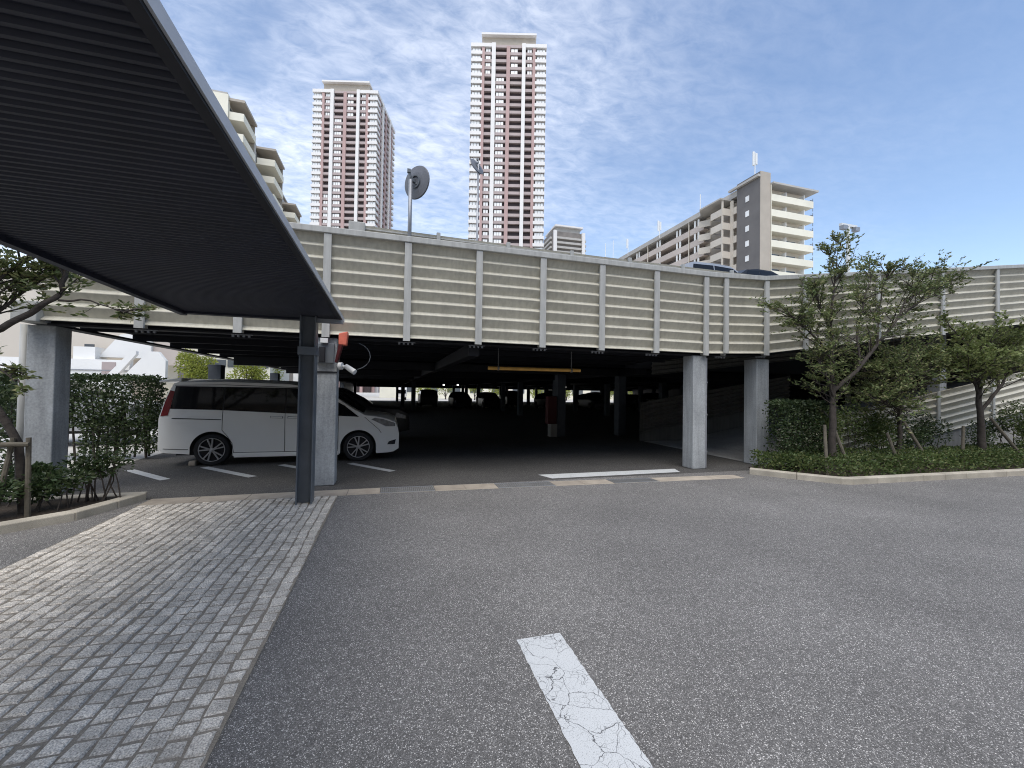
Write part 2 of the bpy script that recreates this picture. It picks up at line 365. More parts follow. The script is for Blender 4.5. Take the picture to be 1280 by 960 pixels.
# flush stone gutter band with steel grates: it runs slightly askew across the entrance
def band(x):  # front y, back y
    if x < .2: return 6.66, 6.66 + .36
    t = (x - .2) / 5.8; return 6.66 - .27 * t, 7.02 - .34 * t
segs = [(-3.2, -2.6, 0), (-2.6, -1.95, 0), (-1.95, -1.25, 0), (-1.25, -.6, 0), (-.6, -.12, 0), (-.12, .72, 1), (.72, 1.22, 0), (1.22, 1.75, 0), (1.75, 2.75, 1),
        (2.75, 3.3, 0), (3.3, 3.85, 0), (3.85, 4.75, 1), (4.75, 5.3, 0), (5.3, 5.9, 0), (5.9, 6.6, 0)]
b = MB(); ng = 0
gl = ['dark steel drain grate left of the garage entrance centre, nearest the grey H post', 'dark steel drain grate in the middle of the gutter band, between beige stones', 'dark steel drain grate in front of the right end of the white stop line']
for x0, x1, g in segs:
    f0, k0 = band(x0); f1, k1 = band(x1); e = .004
    if not g: b.hexa([(x0 + e, f0, -.05), (x1 - e, f1, -.05), (x1 - e, k1, -.05), (x0 + e, k0, -.05), (x0 + e, f0, .006), (x1 - e, f1, .006), (x1 - e, k1, .006), (x0 + e, k0, .006)])
    else:
        q = MB(); n = int((x1 - x0) / .03)
        q.hexa([(x0 + e, f0, .001), (x1 - e, f1, .001), (x1 - e, f1 + .03, .001), (x0 + e, f0 + .03, .001), (x0 + e, f0, .008), (x1 - e, f1, .008), (x1 - e, f1 + .03, .008), (x0 + e, f0 + .03, .008)], 1)
        q.hexa([(x0 + e, k0 - .03, .001), (x1 - e, k1 - .03, .001), (x1 - e, k1, .001), (x0 + e, k0, .001), (x0 + e, k0 - .03, .008), (x1 - e, k1 - .03, .008), (x1 - e, k1, .008), (x0 + e, k0, .008)], 1)
        for i in range(n):
            xx = x0 + .015 + (x1 - x0 - .03) * i / (n - 1); f, k = band(xx)
            q.box(xx - .006, f + .031, .001, xx + .006, k - .031, .007, 0)
        for jx in range(4):
            t = .1 + .07 * jx
            q.bar((x0 + .01, band(x0)[0] + t, .0045), (x1 - .01, band(x1)[0] + t, .0045), .01, .003, 0)
        tag(q.build('drain_grate', ['grate', 'galv']), gl[ng], 'drain grate', 'steel drain grates across the garage entrance'); ng += 1
e_ = MB()
for x0, x1, g in segs:
    for sd_ in (0, 1):
        ya, yb = band(x0)[sd_], band(x1)[sd_]; o_ = .016 if sd_ else -.016
        e_.face([(x0, min(ya, ya + o_), .003), (x1, min(yb, yb + o_), .003), (x1, max(yb, yb + o_), .003), (x0, max(ya, ya + o_), .003)])
struct(e_.build('gutter_edging', 'kerb', fix=False), 'thin pale mortar lines along both sides of the gutter stones', 'gutter')
struct(b.build('gutter_stones', 'gutter', bevel=.004), 'flush beige gutter stones along the edge of the garage', 'gutter')

# kerbs and planting beds
def kerb(path, label, wd=.13, ht=.12, step=.6):
    q = MB()
    for a, c in zip(path[:-1], path[1:]):
        a, c = Vector(a), Vector(c); ln = (c - a).length; n = max(1, round(ln / step))
        for i in range(n):
            p, r = a.lerp(c, i / n), a.lerp(c, (i + 1) / n); d = (r - p).normalized(); p = p + d * .003; r = r - d * .003
            nn = Vector((-d.y, d.x)) * wd
            q.hexa([(p.x, p.y, -.05), (r.x, r.y, -.05), (r.x + nn.x, r.y + nn.y, -.05), (p.x + nn.x, p.y + nn.y, -.05),
                    (p.x, p.y, ht - .012), (r.x, r.y, ht - .012), (r.x + nn.x, r.y + nn.y, ht), (p.x + nn.x, p.y + nn.y, ht)])
    return struct(q.build('kerb', 'kerb', bevel=.012), label, 'kerb')
kr = [(7.02, 6.66), (7.5, 6.03), (7.93, 5.52), (8.12, 5.44), (12.9, 5.27), (30, 4.9)]
kerb(kr, 'pale kerb round the planting bed right of the garage entrance')
kl = [(-9, 4.0), (-5.2, 4.95), (-3.95, 5.72), (-3.52, 6.12), (-3.36, 6.6), (-3.24, 7.0)]
kerb(kl, 'pale kerb round the dark planting bed on the left', ht=.11)
kerb([(-3.3, 7.02), (-9, 7.02)][::-1], 'pale kerb along the back of the dark planting bed on the left', ht=.09)
b = MB(); b.prism([(7.62, 6.28), (8.05, 5.64), (12.9, 5.42), (30, 5.06), (30, 7.25), (7.62, 7.25)], -.02, .022)
struct(b.build('planting_bed', 'soil'), 'soil of the planting bed right of the entrance', 'planting bed')
b = MB(); b.prism([(-9, 4.14), (-5.2, 5.09), (-4.02, 5.82), (-3.64, 6.18), (-3.49, 6.62), (-3.4, 7.0), (-9, 7.01)], -.02, .07)
struct(b.build('planting_bed', 'soil'), 'soil of the planting bed on the left', 'planting bed')

# ------------------------------------------------------------------ parking garage
G = empty('parking_garage', (-4.7, 7.3, 0), 'two level parking garage with cream horizontal louvre parapet, blue grey columns and a ramp', 'parking garage')
G_off = Vector((4.7, -7.3, 0))
def gb(mb, name, mats, **k):
    o = mb.build(name, mats, G, **k); o.location = G_off; return o
def rise(x): return 0 if x < 6.6 else (.06 * (x - 6.6) / 1.5 if x < 8.1 else .06 + .131 * (x - 8.1))
def zb(x): return 2.49 + rise(x)
def zt(x): return 4.14 + rise(x)
def louver(mb, xs, zlo, zhi, Y, n, depth, sg=1):
    rows = []
    for x in xs:
        col = []; a, c = zlo(x), zhi(x); p = (c - a) / n
        for k in range(n):
            for t, d in ((0, 0), (.05, 0), (.33, 1), (.36, 1)):
                col.append((x, Y + sg * d * depth, a + (k + t) * p))
        col.append((x, Y, c)); rows.append(col)
    mb.grid(rows)
def strip(mb, xs, z0, z1, y0, y1, mi=0):
    rows = [[(x, y0, z0(x)), (x, y1, z0(x)), (x, y1, z1(x)), (x, y0, z1(x))] for x in xs]
    mb.grid(rows, mi, True); mb.cap(rows[0], mi); mb.cap(list(reversed(rows[-1])), mi)
xs_all = [-4.67 + .66 * i for i in range(17)] + [6.6 + .5 * i for i in range(44)]
b = MB(); louver(b, xs_all, zb, zt, 7.3, 8, .078); gb(b, 'louvre_panel', 'louver', fix=False)
b = MB(); strip(b, xs_all, lambda x: zb(x), lambda x: zt(x), 7.385, 7.40); gb(b, 'panel_backing', 'deck')
b = MB(); strip(b, xs_all, lambda x: zt(x) + .002, lambda x: zt(x) + .105, 7.245, 7.41); gb(b, 'top_rail', 'post', bevel=.01)
b = MB(); b.box(-4.95, 7.24, 2.46, -4.672, 7.6, 2.74); gb(b, 'end_cap', 'post', bevel=.01)
posts = [-3.53, -2.28, -1.03, .25, 1.505, 2.74, 3.99, 5.25, 6.49, 7.02, 8.155, 9.33, 11.75, 14.2, 16.56, 18.9, 21.3, 23.7, 26]
for px in posts:
    b = MB(); z = zb(px); b.box(px - .058, 7.262, z - (.05 if px != 7.02 else 0), px + .058, 7.30, zt(px)); b.box(px - .01, 7.30, z - .04, px + .01, 7.384, zt(px))
    b.box(px - .058, 7.372, z - .04, px + .058, 7.384, zt(px))
    gb(b, 'post', 'post')
# girder behind the panel with flange and bolts
b = MB(); strip(b, xs_all, lambda x: zb(x) - .02, lambda x: zb(x) + .3, 7.50, 7.53); strip(b, xs_all, lambda x: zb(x) - .05, lambda x: zb(x) - .025, 7.43, 7.60)
gb(b, 'edge_girder', 'dark')
for px in posts[:11]:
    b = MB(); b.box(px - .14, 7.44, zb(px) - .062, px + .16, 7.47, zb(px) - .052)
    for k in range(4): b.box(px - .13 + k * .075, 7.44, zb(px) - .095, px - .10 + k * .075, 7.47, zb(px) - .0621)
    gb(b, 'bolt_bracket', 'galv')
# inner railing a little further in
b = MB(); xs2 = [-.6 + .6 * i for i in range(17)]
zi = lambda x: 4.57 + .045 * max(0, 1 - (x + .6) / 4)
louver(b, xs2, lambda x: zi(x) - .62, zi, 8.0, 3, .05); strip(b, xs2, lambda x: zi(x) - .62, lambda x: zi(x), 8.06, 8.07)
gb(b, 'inner_parapet', 'louver', fix=False)
b = MB(); strip(b, xs2, lambda x: zi(x) - .075, lambda x: zi(x) - .05, 7.97, 7.995); gb(b, 'inner_rail', 'post')
for k in range(7):
    b = MB(); xx = .83 + 1.4 * k; b.box(xx - .035, 7.93, zi(xx) - .2, xx + .035, 7.99, zi(xx) + .03); gb(b, 'inner_post', 'post')
b = MB(); b.box(-.78, 7.9, 4.0, -.5, 8.1, 4.64); gb(b, 'inner_end_block', 'post', bevel=.012)
# deck slab, beams
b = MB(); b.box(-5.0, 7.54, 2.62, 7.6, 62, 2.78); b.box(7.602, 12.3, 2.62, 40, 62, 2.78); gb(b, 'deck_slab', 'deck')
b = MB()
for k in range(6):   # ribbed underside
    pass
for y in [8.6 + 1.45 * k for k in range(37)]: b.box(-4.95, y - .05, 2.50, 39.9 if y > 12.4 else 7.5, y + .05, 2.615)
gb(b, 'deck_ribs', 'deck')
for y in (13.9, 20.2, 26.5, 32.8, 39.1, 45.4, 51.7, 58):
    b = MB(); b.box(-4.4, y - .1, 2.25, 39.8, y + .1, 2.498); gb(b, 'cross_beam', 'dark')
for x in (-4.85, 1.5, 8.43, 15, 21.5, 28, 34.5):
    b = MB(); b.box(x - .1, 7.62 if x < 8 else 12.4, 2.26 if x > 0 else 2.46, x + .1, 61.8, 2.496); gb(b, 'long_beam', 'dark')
# columns
def column(x, y, wd, z1, mat='column', pipe=0):
    q = MB(); h = wd / 2; q.box(x - h, y - h, 0, x + h, y + h, z1); o = gb(q, 'column', mat, bevel=.012); return o
fr = [(-4.775, 7.66, .32), (-1.03, 7.56, .34), (6.405, 7.53, .33), (8.27, 7.66, .36), (15.5, 8.1, .3), (20.5, 8.1, .3), (26, 8.1, .3)]
for x, y, wd in fr: column(x, y, wd, 2.44 if x < 9 else zb(x) + .1)
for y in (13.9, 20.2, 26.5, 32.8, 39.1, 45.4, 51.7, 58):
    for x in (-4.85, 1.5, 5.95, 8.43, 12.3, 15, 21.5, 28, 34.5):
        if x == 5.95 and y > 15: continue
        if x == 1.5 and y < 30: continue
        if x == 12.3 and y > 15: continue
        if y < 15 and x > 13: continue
        column(x + (U(-.6, .6) if y > 30 else 0), y, .32, 2.24, 'column_shade')
# conduits on the columns
b = MB(); b.tube([(6.59, 7.38, .02), (6.59, 7.38, 2.4)], .018, 8)
for z in (.35, 1.15, 1.85): b.box(6.565, 7.36, z, 6.615, 7.42, z + .03)
gb(b, 'conduit', 'galv')
b = MB(); b.tube([(-5.02, 7.6, 0), (-5.02, 7.6, 2.45)], .05, 12); gb(b, 'downpipe', 'post', smooth=True)
# perimeter walls that keep the inside dark
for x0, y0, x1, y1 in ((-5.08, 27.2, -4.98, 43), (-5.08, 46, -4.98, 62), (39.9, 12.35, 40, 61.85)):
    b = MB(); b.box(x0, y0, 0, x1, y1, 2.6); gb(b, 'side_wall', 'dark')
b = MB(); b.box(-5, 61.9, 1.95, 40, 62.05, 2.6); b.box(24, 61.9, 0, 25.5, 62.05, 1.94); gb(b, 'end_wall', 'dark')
# ramps
def rz1(x): return max(0.0, .163 * (x - 9.6))
xr = [8.2, 9.6, 12, 16, 20, 26]
b = MB(); strip(b, xr, lambda x: -.1, lambda x: rz1(x) + .008, 7.52, 12.0); gb(b, 'ramp', 'concrete')
b = MB(); xs3 = [8.7 + .6 * i for i in range(29)]
lw = lambda x: .0 + max(0, .163 * (x - 10.3)); lh = lambda x: .86 + .172 * (x - 9.0)
louver(b, xs3, lw, lh, 7.40, 6, .06); strip(b, xs3, lw, lh, 7.47, 7.48); gb(b, 'ramp_parapet', 'louver', fix=False)
for px in (9.33, 11.75, 14.2, 16.56, 18.9, 21.3):
    b = MB(); b.box(px - .05, 7.362, lw(px), px + .05, 7.395, lh(px) + .03); gb(b, 'ramp_post', 'post')
b = MB(); xs4 = [8.1 + .5 * i for i in range(14)]
iw = lambda x: .28 + .163 * (x - 8.1); ih = lambda x: 1.3 + .163 * (x - 8.1)
louver(b, xs4, iw, ih, 12.0, 7, .075); strip(b, xs4, lambda x: 0, ih, 12.09, 12.11); gb(b, 'inner_ramp_parapet', 'ramp_shade', fix=False)
b = MB(); louver(b, [8.6 + .5 * i for i in range(36)], lambda x: 2.12 + rise(x) * .9, lambda x: 2.95 + rise(x) * .9, 12.15, 6, .05); gb(b, 'upper_ramp_parapet', 'ramp_shade', fix=False)
b = MB(); strip(b, [7.61, 8.1, 12, 16, 20, 26], lambda x: 2.45, lambda x: 2.9 + rise(x) * .9, 12.21, 12.28); gb(b, 'upper_ramp_wall', 'deck')
xr2 = [7.6, 8.1, 12, 16, 20, 26]
b = MB(); strip(b, xr2, lambda x: 2.58 + rise(x), lambda x: 2.76 + rise(x), 7.42, 12.14); gb(b, 'upper_ramp', 'deck')
b = MB(); b.box(26.02, 7.3, 0, 26.2, 13.5, 6.5); gb(b, 'ramp_end_wall', 'concrete')

# ------------------------------------------------------------------ walkway canopy
C = empty('walkway_canopy', (-1.1, 6.3, 0), 'dark corrugated flat canopy over the sett path, on a grey H section post', 'canopy')
def cb(mb, name, mats, **k):
    if name in ('roof_deck', 'fascia', 'edge_beam', 'joint_strip'): mb.v = [(x, y, z + (6.3 - y) * .017) for x, y, z in mb.v]
    o = mb.build(name, mats, C, **k); o.location = (1.1, -6.3, 0); return o
b = MB(); rows = []; y = -6.0; pt = .057
prof = []
while y < 6.48:
    prof += [(y, 2.630), (y + .020, 2.630), (y + .030, 2.612), (y + .048, 2.612)]; y += pt
for x in (-2.66, -.74): rows.append([(x, py, pz) for py, pz in prof])
b.grid(rows); b.box(-2.66, -6, 2.652, -.74, 6.5, 2.659); cb(b, 'roof_deck', 'canopy', fix=False)
b = MB(); b.box(-.736, -6, 2.585, -.69, 6.6, 2.645, 1); b.box(-.689, -6, 2.60, -.678, 6.6, 2.66, 0); cb(b, 'fascia', ['fascia', 'dark'])
b = MB(); b.box(-2.74, -6, 2.57, -2.665, 6.6, 2.67); b.box(-2.66, 6.5, 2.585, -.74, 6.6, 2.66); cb(b, 'edge_beam', 'canopy')
for y in (.6,):
    b = MB(); b.box(-2.66, y, 2.604, -.74, y + .012, 2.612); cb(b, 'joint_strip', 'dark')
def hpost(y, top):
    q = MB(); q.box(-1.206, y - .1, 0, -1.19, y + .1, top); q.box(-1.018, y - .1, 0, -1.002, y + .1, top); q.box(-1.19, y - .006, 0, -1.018, y + .006, top)
    cb(q, 'post', 'hsteel')
hpost(6.3, 2.60); hpost(-1.6, 2.60)
b = MB(); b.box(-1.222, 6.185, 2.06, -.986, 6.42, 2.17); cb(b, 'clamp_band', 'hsteel')
b = MB(); b.box(-1.0, 6.24, 2.52, -.66, 6.30, 2.575); cb(b, 'bracket_arm', 'galv')

# electrical box on the column, warning light and camera
E1 = empty('electrical_box', (-1.03, 7.34, 1.98), 'dark grey electrical box high on the column behind the H post', 'electrical box')
def part(mb, par, name, mats, **k):
    o = mb.build(name, mats, par, **k); o.location = -par.location; return o
b = MB(); b.box(-1.17, 7.30, 2.02, -.90, 7.385, 2.34); part(b, E1, 'cabinet', 'hsteel', bevel=.006)
b = MB(); b.box(-1.12, 7.24, 2.03, -1.03, 7.298, 2.28); part(b, E1, 'cover', 'dark', bevel=.006)
b = MB(); b.box(-1.10, 7.24, 2.345, -.99, 7.30, 2.42); part(b, E1, 'notice', 'whiteplastic')
b = MB(); b.box(-1.21, 7.372, 1.86, -.85, 7.385, 1.885); part(b, E1, 'strap', 'dark')
W1 = empty('warning_lamp', (-.79, 7.1, 2.1), 'orange red exit warning sign hanging beside the electrical box', 'warning sign')
b = MB(); b.hexa([(-.80, 7.0, 2.30), (-.69, 7.04, 2.30), (-.69, 7.24, 2.30), (-.80, 7.2, 2.30), (-.80, 7.0, 2.48), (-.67, 7.04, 2.52), (-.67, 7.24, 2.52), (-.80, 7.2, 2.48)]); part(b, W1, 'lamp_head', 'orange', bevel=.012)
b = MB(); b.hexa([(-.85, 7.0, 2.02), (-.82, 7.0, 2.02), (-.82, 7.2, 2.02), (-.85, 7.2, 2.02), (-.80, 7.0, 2.298), (-.745, 7.0, 2.298), (-.745, 7.2, 2.298), (-.80, 7.2, 2.298)]); part(b, W1, 'blade', 'redbox')
K1 = empty('security_camera', (-.83, 7.4, 1.95), 'white bullet security camera on the column beside the minivan bonnet', 'camera')
b = MB(); b.lathe([(.0, -.03), (.06, -.03), (.06, .03), (.0, .03)], (1, -.3, 0), (-.80, 7.37, 1.98), 16); part(b, K1, 'mount', 'whiteplastic')
b = MB(); b.tube([(-.77, 7.36, 1.98), (-.70, 7.3, 1.96)], .02, 8); part(b, K1, 'arm', 'whiteplastic')
b = MB(); b.lathe([(0, -.09), (.04, -.09), (.045, 0), (.045, .11), (.0, .11)], (.75, -.45, -.5), (-.645, 7.25, 1.93), 16); part(b, K1, 'housing', 'whiteplastic', smooth=False)
b = MB(); pts = [(-.62 + .28 * math.sin(a), 7.45, 2.32 - .16 + .26 * math.cos(a) * .9) for a in [R(20 + 18 * i) for i in range(9)]]
b.tube(pts, .006, 6); tag(b.build('cable_loop', 'hsteel'), 'thin grey cable looping under the deck beside the orange sign', 'cable')

# clearance bar
B1 = empty('clearance_bar', (3.05, 8.5, 2.09), 'ochre yellow height limit bar hanging on two chains under the deck', 'height bar')
b = MB(); b.tube([(1.98, 8.5, 2.09), (4.12, 8.5, 2.10)], .038, 12); part(b, B1, 'bar', 'yellow', smooth=False)
for x in (2.2, 3.9):
    b = MB(); b.tube([(x, 8.5, 2.13), (x, 8.5, 2.52)], .008, 6); b.lathe([(.041, -.02), (.047, -.02), (.047, .02), (.041, .02)], (1, 0, 0), (x, 8.5, 2.09), 12); part(b, B1, 'chain', 'chain')

# red cabinet with a grey base beside an inner column
A1 = empty('hydrant_cabinet', (5.6, 13.9, 0), 'dark red fire hydrant cabinet on a grey base deep in the garage', 'hydrant cabinet')
b = MB(); b.box(5.42, 13.75, .46, 5.76, 14.0, 1.45); part(b, A1, 'cabinet', 'redbox', bevel=.01)
b = MB(); b.box(5.52, 13.72, 0, 5.78, 14.0, .455); part(b, A1, 'base', 'concrete', bevel=.01)
b = MB(); b.box(5.5, 13.744, .6, 5.68, 13.748, 1.3); part(b, A1, 'door', 'redbox')

# convex mirrors
def mirror(loc, zc, rad, face, label, polew):
    t = empty('traffic_mirror', loc, label, 'traffic mirror', 'convex mirrors above the parking deck')
    lp = Vector(loc)
    q = MB(); q.tube([(0, 0, 0), (0, 0, zc - lp.z + .02)], polew, 10); o = q.build('pole', 'galv', t, smooth=True)
    f = Vector(face).normalized(); c = Vector((0, 0, zc - lp.z)) + f * .13 + Vector((.03, 0, 0.02))
    q = MB(); q.lathe([(.0, .03), (rad * .5, .025), (rad, 0), (rad + .012, -.01), (rad, -.03), (rad * .6, -.05), (0, -.06)], f, c, 32); q.build('mirror_back', 'mirror_back', t, smooth=False)
    q = MB(); q.lathe([(0, .055), (rad * .5, .05), (rad * .96, .012)], f, c, 32); q.build('mirror_face', 'mirror', t, smooth=True)
    q = MB(); q.lathe([(rad * .33, -.075), (rad * .40, -.075), (rad * .40, -.05), (rad * .33, -.05)], f, c, 24)
    q.bar(c - f * .06 + Vector((-rad * .3, 0, rad * .3)), c - f * .06 + Vector((rad * .1, 0, -.05)), .05, .03); q.bar((0, 0, c.z), c - f * .05, .06, .06)
    q.build('bracket', 'hsteel', t)
    q = MB(); q.box(-.06, -.03, zc - lp.z + .14, .0, .03, zc - lp.z + .2); q.tube([(0, 0, zc - lp.z + .05), (-.03, 0, zc - lp.z + .2)], .02, 6); q.build('clamp', 'hsteel', t)
    return t
mirror((.27, 7.44, 4.0), 5.30, .285, (.72, .68, .04), 'round convex mirror seen from behind, on a pole rising from the louvre parapet', .034)
mirror((2.79, 14, 2.78), 9.5, .3, (-.45, .6, -.35), 'smaller far convex mirror on a tall thin pole before the right pink tower', .035)

# ------------------------------------------------------------------ minivan and other cars
def lerp_tab(tab, x):
    if x <= tab[0][0]: return tab[0][1]
    for (a, va), (c, vc) in zip(tab[:-1], tab[1:]):
        if x <= c: return va + (vc - va) * (x - a) / (c - a)
    return tab[-1][1]
def wheel(par, x, y, r, sgn, rimr, rm='rim'):
    e = MB(); ax = (0, sgn, 0); c = (x, y, r)
    e.lathe([(rimr, -.10), (r * .93, -.10), (r, -.075), (r, .075), (r * .93, .095), (rimr + .01, .10), (rimr, .085)], ax, c, 36)
    wh = e.build('wheel', 'rubber', par, smooth=False)
    q = MB(); q.lathe([(0, .02), (rimr * .9, .03), (rimr, .05)], ax, c, 30, 1); q.lathe([(rimr * .955, .075), (rimr * .955, .098), (rimr * 1.01, .098), (rimr * 1.01, .08)], ax, c, 36, 0)
    for k in range(5):
        for dv in (-.16, .16):
            a = 2 * math.pi * k / 5 + .35; p = Vector((x, y + sgn * .085, r))
            d0 = Vector((math.cos(a + dv * .5), 0, math.sin(a + dv * .5))) * rimr * .12; d1 = Vector((math.cos(a + dv * 1.3 + .12), 0, math.sin(a + dv * 1.3 + .12))) * rimr * .97
            q.bar(p + d0, p + d1, rimr * .10, .03, 0, (0, 1, 0))
    q.lathe([(0, .105), (rimr * .17, .10), (rimr * .2, .08)], ax, c, 16, 0)
    q.build('rim', [rm, 'rimdark'], wh)
def car(root, spec, paint):
    Ln, W = spec['L'], spec['W']; top, edge, base = spec['top'], spec['edge'], spec['base']
    wx, wr = spec['wheels'], spec['wr']; ar = wr * 1.17
    belt, tum = spec['belt'], spec['tum']
    def plan(x):
        f = 1.0
        if x < .25: f -= spec.get('rearpinch', .06) * (1 - x / .25) ** 2
        if x > Ln - .75: f -= spec.get('nosepinch', .2) * ((x - (Ln - .75)) / .75) ** 2.2
        return f
    def hw(x, z):
        h = W / 2
        if z > belt: h -= tum * (z - belt)
        if z < .35: h -= .10 * (.35 - z)
        return h * plan(x)
    def bot(x):
        zz_ = lerp_tab(base, x)
        for c in wx:
            if abs(x - c) < ar: zz_ = max(zz_, wr + math.sqrt(ar * ar - (x - c) ** 2))
        return zz_
    xs = set([round(Ln * i / 40, 3) for i in range(41)])
    for c in wx:
        for k in range(-10, 11): xs.add(round(c + ar * math.sin(k / 10 * math.pi / 2), 4))
        xs.add(c - ar - .003); xs.add(c + ar + .003)
    for q in (top, edge): xs |= set(p[0] for p in q)
    xs = sorted(x for x in xs if 0 <= x <= Ln)
    rows = []
    NZ = 12
    for x in xs:
        z0, z1, zc = bot(x), lerp_tab(edge, x), lerp_tab(top, x); z1 = max(z1, z0 + .05); half = []
        for k in range(NZ + 1):
            z = z0 + (z1 - z0) * k / NZ; half.append((x, -hw(x, z), z))
        h = hw(x, z1)
        for fr_ in (.9, .6, .25): half.append((x, -h * fr_, z1 + (max(zc, z1) - z1) * (1 - fr_ ** 2.5)))
        rows.append(half + [(p[0], -p[1], p[2]) for p in reversed(half)])
    q = MB(); q.grid(rows); q.cap(rows[0]); q.cap(list(reversed(rows[-1])))
    body = q.build('body', paint, root, smooth=True)
    sm = body.modifiers.new('split', 'EDGE_SPLIT'); sm.split_angle = R(34)
    q = MB(); q.box(.25, -W / 2 + .2, .2, Ln - .3, W / 2 - .2, .75); q.build('underbody', 'seam', root)
    def patch(name, polys, mat, off=.004, both=True, par=root):
        def zr_(poly, x):
            zs = []
            for (xa, za), (xb, zb_) in zip(poly, poly[1:] + poly[:1]):
                if min(xa, xb) - 1e-6 <= x <= max(xa, xb) + 1e-6:
                    if abs(xb - xa) < 1e-6: zs += [za, zb_]
                    else: zs.append(za + (zb_ - za) * (x - xa) / (xb - xa))
            return (min(zs), max(zs)) if zs else (0, 0)
        for s in ((-1, 1) if both else (-1,)):
            q = MB()
            for poly in polys:
                poly = [tuple(p_) for p_ in poly]; x0, x1 = min(p_[0] for p_ in poly), max(p_[0] for p_ in poly)
                xs_ = sorted(set([x0 + (x1 - x0) * i / max(1, math.ceil((x1 - x0) / .05)) for i in range(max(1, math.ceil((x1 - x0) / .05)) + 1)] + [p_[0] for p_ in poly]))
                nz = 1 if x1 - x0 < .03 else 4; rws = []
                for x in xs_:
                    za, zb_ = zr_(poly, min(max(x, x0 + 1e-5), x1 - 1e-5)); rws.append([(x, s * (hw(x, za + (zb_ - za) * k / nz) + off), za + (zb_ - za) * k / nz) for k in range(nz + 1)])
                q.grid(rws)
            q.build(name, mat, par, fix=False)
    for name, poly in spec['windows']:
        if name == 'band': patch('window_surround', [poly], 'seam', .0025)
        else: patch('window', [poly], 'glass', .006)
    ws = spec['wind']; q = MB(); rows = []
    for i in range(7):
        x = ws[0] + (ws[1] - ws[0]) * i / 6; z1, zc = lerp_tab(edge, x), lerp_tab(top, x); h = hw(x, z1)
        rows.append([(x + .004, h * f_, z1 + (zc - z1) * (1 - abs(f_) ** 2.5) + .006) for f_ in (-.86, -.5, 0, .5, .86)])
    q.grid(rows); q.build('windshield', 'glass', root, fix=False)
    for nm, poly, mt in spec.get('patches', []): patch(nm, [poly], mt, .006)
    def line(a, c, wd=.010):
        a, c = Vector(a), Vector(c); d = (c - a).normalized(); nn = Vector((-d.y, d.x)) * wd / 2; n = 8
        return [[tuple(a.lerp(c, i / n) - nn), tuple(a.lerp(c, (i + 1) / n) - nn), tuple(a.lerp(c, (i + 1) / n) + nn), tuple(a.lerp(c, i / n) + nn)] for i in range(n)]
    sm_ = []
    for ln_ in spec.get('seams', []):
        for a, c in zip(ln_[:-1], ln_[1:]): sm_ += line(a, c)
    for s in (-1, 1):
        if not sm_: break
        q = MB()
        for poly in sm_: q.face([(x, s * (hw(x, z) + .004), z) for x, z in poly])
        q.build('door_seam', 'seam', root, fix=False)
    for hx, hz in spec.get('handles', []):
        for s in (-1, 1):
            q = MB(); yy = s * (hw(hx, hz) + .018); q.bar((hx - .11, yy, hz), (hx + .11, yy, hz - .006), .022, .035)
            q.build('door_handle', paint, root, bevel=.008)
    for c in wx:
        for s in (-1, 1): wheel(root, c, s * (W / 2 - .115), wr, s, spec['rim'], 'rimdark' if paint == 'cardark' else 'rim')
    return hw
